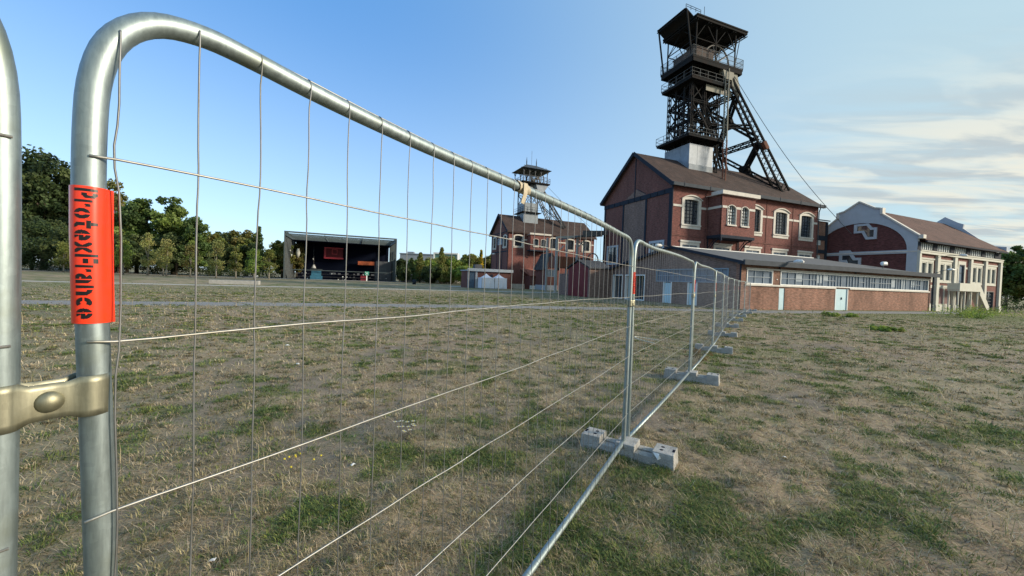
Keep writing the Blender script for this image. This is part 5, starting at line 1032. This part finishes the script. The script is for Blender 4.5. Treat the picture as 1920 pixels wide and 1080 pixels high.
for k in range(len(JN)-1):
    o=proto if k==0 else copy_tree(proto); setpanel(o,JN[k],JN[k+1])
    if k: o['label']=ORD[k]+' galvanised mesh fence panel of the row, counted from the camera'
o=copy_tree(proto); dd=Vector((.45,.893)).normalized(); setpanel(o,JN[0]-dd*3.51,JN[0]); o['label']='fence panel cut off by the left edge, only its bent post in view'
# couplers
def ztube(bm,*a): pass
def coupler(k,lab,mt='yellow_zinc'):
    t=thing('steel_clamp',lab,'clamp',(JN[k].x,JN[k].y,1.378 if k==0 else 1.40),math.atan2(*( (JN[k+1]-JN[k]) if k+1<len(JN) else (JN[k]-JN[k-1])).yx),'steel clamps joining the fence panels')
    for sgn,nm in ((-1,'front_plate'),(1,'back_plate')):
        P=[]
        for a in range(-80,41,15): c=-.0425; P.append((c+.0216*math.sin(R_(a)),.0216*math.cos(R_(a)),.0315))
        for s in (-.018,-.008,0,.008,.018): P.append((s,.0125+.0025*abs(s)/.018,.0255))
        for a in range(-40,81,15): c=.0425; P.append((c+.0216*math.sin(R_(a)),.0216*math.cos(R_(a)),.0300))
        P.append((.0425+.0225,.0015,.0305))
        vs=[];n=len(P);W_=6
        for off in (0,.0022):
            for x,y,h in P:
                for j in range(W_+1):
                    v=j/W_*2-1; vs.append((x,sgn*(y+off-(.0016*v*v if abs(x)<.03 else 0)),v*h))
        fs=[];m_2=n*(W_+1)
        for i in range(n-1):
            for j in range(W_):
                a=i*(W_+1)+j; fs.append((a,a+W_+1,a+W_+2,a+1)); fs.append((m_2+a,m_2+a+1,m_2+a+W_+2,m_2+a+W_+1))
            for j in (0,W_): a=i*(W_+1)+j; fs.append((a,a+W_+1,m_2+a+W_+1,m_2+a))
        for i in (0,n-1):
            for j in range(W_): a=i*(W_+1)+j; fs.append((a,a+1,m_2+a+1,m_2+a))
        fixn(MB().add(vs,fs).build(nm,mt,t,smooth=False)).data.polygons.foreach_set('use_smooth',[True]*len(fs))
    P=[];n=7
    MB().tube([(0,-.0145-.0105*math.sin(math.pi/2*k/n),0) for k in range(n+1)],.01,20,radii=[.0150*max(.02,math.cos(math.pi/2*k/n)) for k in range(n+1)]).build('bolt_head','yellow_zinc',t,smooth=True)
    MB().tube([(0,.0140,0),(0,.022,0)],.009,6).tube([(0,-.014,0),(0,.027,0)],.0042,10).build('bolt','galvanised',t)
    return t
coupler(0,'yellowish zinc clamp with round bolt head joining the two nearest posts'); 
c1=coupler(1,'clamp below the red sticker on the first full joint of the fence')
for k in range(2,len(JN)-1):
    c=copy_tree(c1); c.location=(JN[k].x,JN[k].y,1.36+.03*(k%3)); d=JN[k+1]-JN[k]; c.rotation_euler=(0,0,math.atan2(d.y,d.x)); c['label']='clamp joining the %s and %s fence panels'%(ORD[k-1],ORD[k])
# cable tie / tape on the top rail of the nearest panel
tp=thing('tape',"strip of beige tape wrapped round the nearest panel's top rail",'tape',(*(Vector(PJ[0])+d0*1.318),1.981),math.atan2(d0.y,d0.x))
g=MB(); n=16
vs=[];fs=[]
for x in (-.045,-.015,.02,.05):
    for j in range(n): a=2*math.pi*j/n; rr_=.0235+.0018*math.sin(j*2.3+x*60); vs.append((x+.006*math.sin(a*2),rr_*math.cos(a),rr_*math.sin(a)))
for i in range(3):
    for j in range(n): fs.append((i*n+j,i*n+(j+1)%n,(i+1)*n+(j+1)%n,(i+1)*n+j))
g.add(vs,fs).build('wrap','wood_tape',tp,smooth=True)
g=MB(); g.add([(-.022,-.0265,.016),(.010,-.0275,.018),(-.030,-.032,-.03),(0,-.034,-.028),(-.043,-.027,-.075),(-.020,-.029,-.078),(-.022,-.0245,.016),(.010,-.0255,.018),(-.030,-.030,-.03),(0,-.032,-.028),(-.043,-.025,-.075),(-.020,-.027,-.078)],[(0,1,3,2),(2,3,5,4),(6,8,9,7),(8,10,11,9),(0,2,8,6),(2,4,10,8),(1,7,9,3),(3,9,11,5),(4,5,11,10),(0,6,7,1)]); g.build('tape_end','wood_tape',tp)
# concrete feet
def foot():
    t=thing('concrete_block','nearest concrete fence foot, with holes painted dark on both raised ends','concrete block',(0,0,0),0,'concrete feet under the fence')
    g=MB(); prof=((-.41,-.235,.145,1),(-.235,-.085,.088,0),(-.085,.085,.142,1),(.085,.235,.088,0),(.235,.41,.145,1)); wb=.122; wt=.105
    for x0,x1,h,solid in prof:
        xa=x0-(.012 if x0<-.4 else 0); xb=x1+(.012 if x1>.4 else 0)
        def fr(y0b,y1b,y0t,y1t,z0,z1): g.add([(xa,y0b,z0),(xb,y0b,z0),(xb,y1b,z0),(xa,y1b,z0),(x0,y0t,z1),(x1,y0t,z1),(x1,y1t,z1),(x0,y1t,z1)],[(0,3,2,1),(4,5,6,7),(0,1,5,4),(1,2,6,5),(2,3,7,6),(3,0,4,7)])
        if solid: fr(-wb,wb,-wt,wt,-.03,h)
        else: fr(-wb,-.016,-wt,-.016,-.03,h); fr(.016,wb,.016,wt,-.03,h); g.box(x0,x1,-.016,.016,-.03,.05)
    b=g.build('block','block_concrete',t); bv=b.modifiers.new('bevel','BEVEL'); bv.width=.005; bv.segments=2; bv.limit_method='ANGLE'
    g=MB()
    for x in (-.30,-.36,.30,.36):
        for y in (-.035,.035): 
            if abs(x)<.33: g.tube([(x,y,.1435),(x,y,.1462)],.016,14)
    g.box(-.405,-.385,-.03,.03,.1435,.1462); g.box(.385,.405,-.03,.03,.1435,.1462)
    g.build('hole_shade','interior_dark',b); return t  # raised dark discs and strips stand in for the shade inside the holes
ft=foot()
for k in range(1,len(JN)):
    f_=ft if k==1 else copy_tree(ft); d=(JN[k]-JN[k-1]).normalized(); P=JN[k]-d*.02
    f_.location=(P.x+.02,P.y-.03,float(gz(P.x,P.y))+.012 if k>1 else .0); f_.rotation_euler=(0,0,math.atan2(d.y,d.x)-math.pi/2+(.04,-.03,.02)[k%3])
    if k>1: f_['label']='concrete fence foot under the joint of the %s and %s panels'%(ORD[k-1],ORD[k] if k<len(ORD) else 'last')
f0=copy_tree(ft); f0.location=(JN[0].x,JN[0].y,0); f0.rotation_euler=(0,0,-.52); f0['label']='concrete fence foot under the nearest joint, below the picture'
st_=MB().add([(-.03,-.05,.0),(.035,-.03,.0),(.03,.045,.0),(-.035,.03,.0),(-.01,-.02,.028),(.012,.01,.024)],[(0,1,5,4),(1,2,5),(2,3,4,5),(3,0,4),(0,3,2,1)]).build('stone','litter'); st_.location=(1.30,3.31,.118); st_.rotation_euler=(.5,.1,.3); tag(st_,'small pale stone lying on the nearest concrete foot','stone')
# bent wire and scraps on the turf
P=[(.45,.22,.03),(.1,.30,.06),(-.15,.22,.09),(-.22,0,.10),(-.05,-.25,.07),(.3,-.42,.03)]
wl=MB().tube([tuple(p) for p in smooth([Vector(p) for p in P],2)],.012,6).build('bent_wire','cream',smooth=True); wl.location=(3.6,10.6,.03); wl.rotation_euler=(0,0,-.3); tag(wl,'pale bent wire loop lying on the turf behind the second panel','wire')
for i,(x,y,s,l) in enumerate(((-1.55,2.05,.018,'white paper scrap on the turf at the bottom left behind the mesh'),(-1.25,3.15,.02,'pinkish white scrap on the turf left of the white daisies'),(-3.6,6.6,.04,'white scrap on the grass near the grey path'),(2.6,3.6,.016,'tiny white scrap on the turf right of the nearest concrete foot'),(-4.7,8.2,.05,'pale scrap in the grass beyond the nearest post'))):
    rr=random.Random(i); o=MB().add([(-s,-s*.7,0),(s,-s*.5,s*.2),(s*.8,s*.7,s*.35),(-s*.7,s*.6,.1*s),(0,0,s*.55)],[(0,1,4),(1,2,4),(2,3,4),(3,0,4),(0,3,2,1)]).build('paper_scrap','litter'); o.location=(x,y,float(gz(x,y))+.01); o.rotation_euler=(0,0,i); tag(o,l,'litter')
dz=thing('daisy_clump','small clump of white daisies with yellow centres in the dry turf','flowers',(-1.0,3.71,float(gz(-1.0,3.71))))
gp=MB();gc=MB();gs=MB(); rr=random.Random(5)
for k in range(13):
    x=rr.uniform(-.08,.10); y=rr.uniform(-.07,.07); z=rr.uniform(.09,.17); gs.bar((x*.4,y*.4,0),(x,y,z),.0025); gc.tube([(x,y,z),(x,y-.001,z+.004)],.006,8)
    for j in range(9): a=2*math.pi*j/9; gp.add([(x+.005*math.cos(a),y+.005*math.sin(a),z+.001),(x+.014*math.cos(a-.2),y+.014*math.sin(a-.2),z+.003),(x+.024*math.cos(a),y+.018*math.sin(a),z+.002),(x+.014*math.cos(a+.2),y+.014*math.sin(a+.2),z+.003)],[(0,1,2,3)])
gs.build('stems','leaf_green' if 'leaf_green' in MT else 'bark',dz); gp.build('petals','white_paint',dz); gc.build('centres','yellow_paint',dz)
yf=thing('yellow_flower_clump','sparse clump of small yellow flowers left of the daisies','flowers',(-1.62,3.05,float(gz(-1.62,3.05)))); g1=MB(); g2=MB()
for k in range(8):
    x=rr.uniform(-.12,.12); y=rr.uniform(-.12,.12); z=rr.uniform(.06,.16); g1.bar((x*.6,y*.6,0),(x,y,z),.002); g2.tube([(x,y,z),(x,y,z+.008)],.0075,7)
g1.build('stems','bark',yf); g2.build('blossoms','yellow_paint',yf)
# low concrete bench, rocks, bollard, branches of wood
bn=MB().box(-2.3,2.3,-.5,.5,0,.43).box(2.31,2.42,-.5,.5,0,.45); bo=bn.build('concrete_bench','concrete'); bo.location=(-31.8,44.6,0); bo.rotation_euler=(0,0,.36); tag(bo,'long low grey concrete block bench in the field','bench')
for i,(x,y,s) in enumerate(((-148,121,1.3),(-143,118,1.7),(-137,116,1.3),(-131,113,1.0),(-126,111,.8))):
    rr=random.Random(i+40); g=MB(); n=9; pts=[]
    for k in range(5):
        for j in range(n): a=2*math.pi*j/n; r_=s*math.cos(k/4*1.35)*(1+rr.uniform(-.2,.2)); pts.append((r_*math.cos(a)*1.5,r_*math.sin(a),s*.75*math.sin(k/4*1.5)+rr.uniform(-.05,.05)))
    fs=[(k*n+j,k*n+(j+1)%n,(k+1)*n+(j+1)%n,(k+1)*n+j) for k in range(4) for j in range(n)]+[tuple(range(4*n,5*n))]
    o=g.add(pts,fs).build('rock','rock',smooth=False); o.location=(x*.86,y*.86,0); tag(o,('leftmost','large','middle','fourth','smallest')[i]+' pale boulder of the row under the dark trees at left','rock',group='pale boulders at the edge of the field')
o=MB().tube([(0,0,0),(0,0,.9),(0,0,1.0)],.35,14,radii=[.35,.38,.2]).build('litter_bin','fascia_dark',smooth=True); o.location=(-19.9,79,0); tag(o,'dark litter bin at the far edge of the field right of the stage','bin')
o=MB().tube([(0,0,0),(.0,0,.25),(.1,0,.42)],.12,8,radii=[.2,.13,.16]).box(-.35,.35,-.1,.1,.0,.1).build('hydrant','fascia_dark'); o.location=(-4.75,70,0); tag(o,'small dark hydrant on the grass before the white tents','hydrant')
pl=thing('playground_frame','thin white pole structure before the trees left of the stage','frame',(-58,86,0)); MB().tube([(0,0,0),(.15,0,1.2),(-.1,0,2.1)],.09,6).tube([(-1.6,0,.15),(0,0,.4),(1.5,.2,.25)],.1,6).build('poles','slate_grey',pl); MB().tube([(-.2,0,2.2),(.1,0,1.7),(.3,0,1.5)],.16,6).tube([(1.1,0,.3),(1.7,.1,.5)],.17,6).build('white_ends','lamp_white',pl)
# ------------------------------------------------------------------ trees
LFT='tall trees at the left edge of the field'; ROW='trees of the long row behind the field'; YNG='young trees standing in front of the tree row'; MID='trees between the stage and the distant brick building'; RGT='trees beside the arched hall'
TR=[(-118.7,98.6,33.5,17,'round','dark','broad dark green tree, tallest at the left of the field',LFT,1.5),(-130,100.5,31,17,'round','dark','dark tree half hidden by the leftmost fence post',LFT,1.3),(-114.2,103,25,13,'round','dark','dark tree behind the stickered fence post',LFT,1.1),
(-97.2,94.4,24,10,'round','autumn','thin brownish tree just right of the stickered post',LFT,.55),(-87.2,90.3,19,10.5,'round','oak','round-headed green tree, left one of the tall pair',LFT,1.2),(-80.6,92.3,19.6,10.8,'round','oak','round-headed green tree, right one of the tall pair',LFT,1.2),(-71.8,88.3,14.4,6.2,'round','oak','smaller tree leaning out right of the tall pair',LFT,.8),
(-109,88.2,12.8,14.5,'round','dark','low dark tree at the foot of the tallest tree',LFT,1.1),(-94.9,84.2,10.4,12.7,'round','dark','low spreading dark tree behind the sticker',LFT,1.0),(-85.3,84.2,9.6,10.5,'round','dark','low dark tree below the left round-headed tree',LFT,1),(-76,88,10.2,10.8,'round','dark','low dark tree below the right round-headed tree',LFT,1),
(-77.9,102,11.5,8,'round','olive','olive tree at the left end of the long row',ROW,1),(-76.3,108.3,13.4,9,'round','autumn','reddish-tipped tree behind the olive one of the row',ROW,1),(-70.1,102.2,11,7.5,'round','olive','bushy tree of the row left of the pointed conifer',ROW,1),(-62.8,96.2,13,5,'cone','conifer','pointed dark conifer left of the stage',ROW,1.3),(-60.5,102,11,6,'round','olive','tree of the row between conifer and stage',ROW,1),(-60.5,109,11.4,6.8,'round','autumn','brownish tree directly behind the left side of the stage',ROW,1),(-66.5,100,9.5,6,'round','dark','dark low tree left of the pointed conifer',ROW,1),(-73.5,97,9.0,6.5,'round','dark','dark low tree near the left of the row',ROW,1),
(-69.5,74.1,8.2,4.1,'young','pale','young pale tree under the left round-headed tree',YNG,1),(-69.2,77.1,7,3.5,'young','pale','young tree second from the left of the pale ones',YNG,1),(-65,73.1,7.2,4,'young','pale','young pale tree under the right round-headed tree',YNG,1),(-62.2,75.1,6.6,3.9,'young','autumn','young brownish tree in front of the tree row',YNG,1),(-54.9,72.1,7.3,4.3,'young','pale','tallest young pale tree, near the concrete bench',YNG,1),(-54.4,76.5,6.2,3.5,'young','olive','young olive tree right behind the tallest young one',YNG,1),(-49.2,74.1,6.3,4.1,'young','green','young green tree in front of the pointed conifer',YNG,1),(-87.8,76.1,5.8,5.2,'young','olive','young bushy tree at the far left, in front of the dark trees',YNG,1.4),(-75.1,75.1,6.7,4.1,'young','green','young green tree just right of the stickered post',YNG,1.2),(-80.4,74.1,5.4,5.1,'young','pale','young pale tree behind the stickered post',YNG,1.2),(-51,81.5,6.3,4.2,'young','olive','young olive tree beside the left wall of the stage',YNG,1.3),
(-34.3,118.1,7.9,3.8,'round','dark','dark narrow tree at the right corner of the stage',MID,.9),(-27.1,104.1,6.8,3.1,'cone','conifer','dark small conifer right of the stage',MID,1.2),(-25.2,106.2,8.4,4,'cone','olive','olive conifer, second right of the stage',MID,1.4),(-23.6,110.1,6.6,4.6,'round','green','bright green round tree before the slate hall',MID,1),(-18.7,102.2,9.8,3.6,'cone','olive','tallest slim pointed tree before the glazed box',MID,1.6),(-16.2,104.1,7.2,4.6,'round','green','green tree under the right end of the glazed box',MID,1),(-13.9,106.1,6.8,4.6,'round','green','light green tree right of the glazed box',MID,1),(-11.6,108.2,9,5.6,'round','olive','tall olive tree left of the flat-roofed hut',MID,1.1),(-7.9,96.2,9.1,1.7,'cone','yellow','narrow bright yellow tree above the flat-roofed hut',MID,1.6),(-6,108.2,9.2,4.6,'round','olive','olive tree touching the distant brick building',MID,1),(-16.6,98.1,4.6,4.2,'round','olive','low bushy tree, middle of the group right of the stage',MID,.9),(-20.3,98.1,4.6,4.2,'round','dark','low dark tree under the slim pointed one',MID,.9),(-11.4,97.1,5,4.8,'round','green','low green tree just left of the flat-roofed hut',MID,1),(-27.9,100.1,4.3,2.7,'round','dark','low dark tree beside the grey cabin',MID,.8),
(101.9,80.3,13.8,8.5,'round','oak','green tree touching the right end of the arched hall',RGT,1.2),(104,78,10.6,8,'round','olive','lower tree at the very right edge',RGT,1.1),(119,84,12.4,11,'round','oak','tree beyond the right edge of the view',RGT,1)]
TR+=[(-24.5,120,8.6,6,'round','olive','olive tree behind the small conifers right of the stage',MID,1),(-30.5,122,7.4,5.5,'round','green','green tree behind the narrow dark one at the stage corner',MID,1),(-13,122,9.4,6.5,'round','green','broad green tree behind the light green one',MID,1.1),(-19.5,121,9.0,6,'round','olive','olive tree behind the slim pointed tree',MID,1),(-3.2,112,9.6,5.5,'round','olive','olive tree half hidden by the distant brick building',MID,1),
(-66,112,12.5,9,'round','olive','tall olive tree behind the conifer of the row',ROW,1),(-84,112,13.5,10,'round','dark','dark tree at the back of the row, left part',ROW,1.1),(-92,106,15,11,'round','dark','dark tree between the tall pair and the far left group',LFT,1.1),(-103,104,17,11,'round','dark','dark tree filling the gap right of the stickered post',LFT,1.1),(-75,110,14,9,'round','olive','olive tree at the back of the row, middle part',ROW,1),(-57,118,12.5,9,'round','olive','tree behind the left wall of the stage',ROW,1)]
for i,(x,y,h,wd,sh_,pal,lab,grp,dn) in enumerate(TR):
    if grp==MID: wd*=1.45; dn*=1.1
    tree({'cone':'conifer','young':'young_tree'}.get(sh_,'tree'),lab,x,y,h,wd,sh_,pal,100+i,grp,dn,'bark_pale' if sh_=='young' else 'bark')
def hedge(name,label,x0,y0,x1,y1,h,w_,pal,seed,cat='hedge'):
    g=np.random.default_rng(seed); L_=math.hypot(x1-x0,y1-y0); n=int(L_*w_*.9)+8; t_=g.random(n); c=np.stack([x0+(x1-x0)*t_+g.uniform(-w_/2,w_/2,n),y0+(y1-y0)*t_+g.uniform(-w_/2,w_/2,n),g.uniform(.15,.8,n)*h-.56*(x0*.93+y0*.368>57)],1)
    me=leafmesh(name,c,g.uniform(.35,.6,n)*min(h,2.4),60,.25,PAL[pal],seed); o=bpy.data.objects.new(name,me); COL.objects.link(o); return tag(o,label,cat)
hedge('hedge','dark hedge at the foot of the trees beside the arched hall',72,59,96,55,2.6,3,'dark',5)
hedge('undergrowth','dark undergrowth along the foot of the long tree row',-120,84,-58,94,2.6,5,'dark',6,'undergrowth')
hedge('undergrowth','low bushes under the trees right of the stage',-31,110,-9,103,2.2,4,'dark',7,'undergrowth')
hedge('undergrowth','dark thicket closing the view behind the tall left trees',-150,108,-62,116,8,9,'dark',8,'undergrowth')
for i,(x,y,s,l) in enumerate(((38.4,31.2,1.6,'green weed clump at the right end of the low brick building'),(33.4,28.6,1.1,'long green weed clump in front of the low brick building'),(43,35,1.4,'green weed clump before the cream stair'),(21,24.5,.5,'small green weed clump left of the double blue door'),(15.5,16.2,.35,'single green tuft in the middle of the right-hand turf'))):
    g=np.random.default_rng(i+70); n=14; c=np.stack([x+g.normal(0,s*1.1,n),y+g.normal(0,s*.6,n),g.uniform(.05,.35,n)*s],1); me=leafmesh('weed_clump',c,g.uniform(.25,.45,n)*s,70,.10,PAL['green'],i+70); o=bpy.data.objects.new('weed_clump',me); COL.objects.link(o); tag(o,l,'weeds')
hb=thing('autumn_bush','small reddish weed standing beside the third concrete foot','weeds',(4.0,8.2,0)); g=np.random.default_rng(3); me=leafmesh('foliage',np.stack([g.normal(0,.09,20),g.normal(0,.09,20),g.uniform(.03,.26,20)],1),np.full(20,.06),14,.035,[(.16,.10,.04),(.12,.10,.035),(.20,.13,.05)],3); o=bpy.data.objects.new('foliage',me); COL.objects.link(o); o.parent=hb
MB().bar((0,0,0),(.05,.02,.25),.008).bar((0,0,0),(-.05,.03,.22),.008).build('stem','bark',hb)
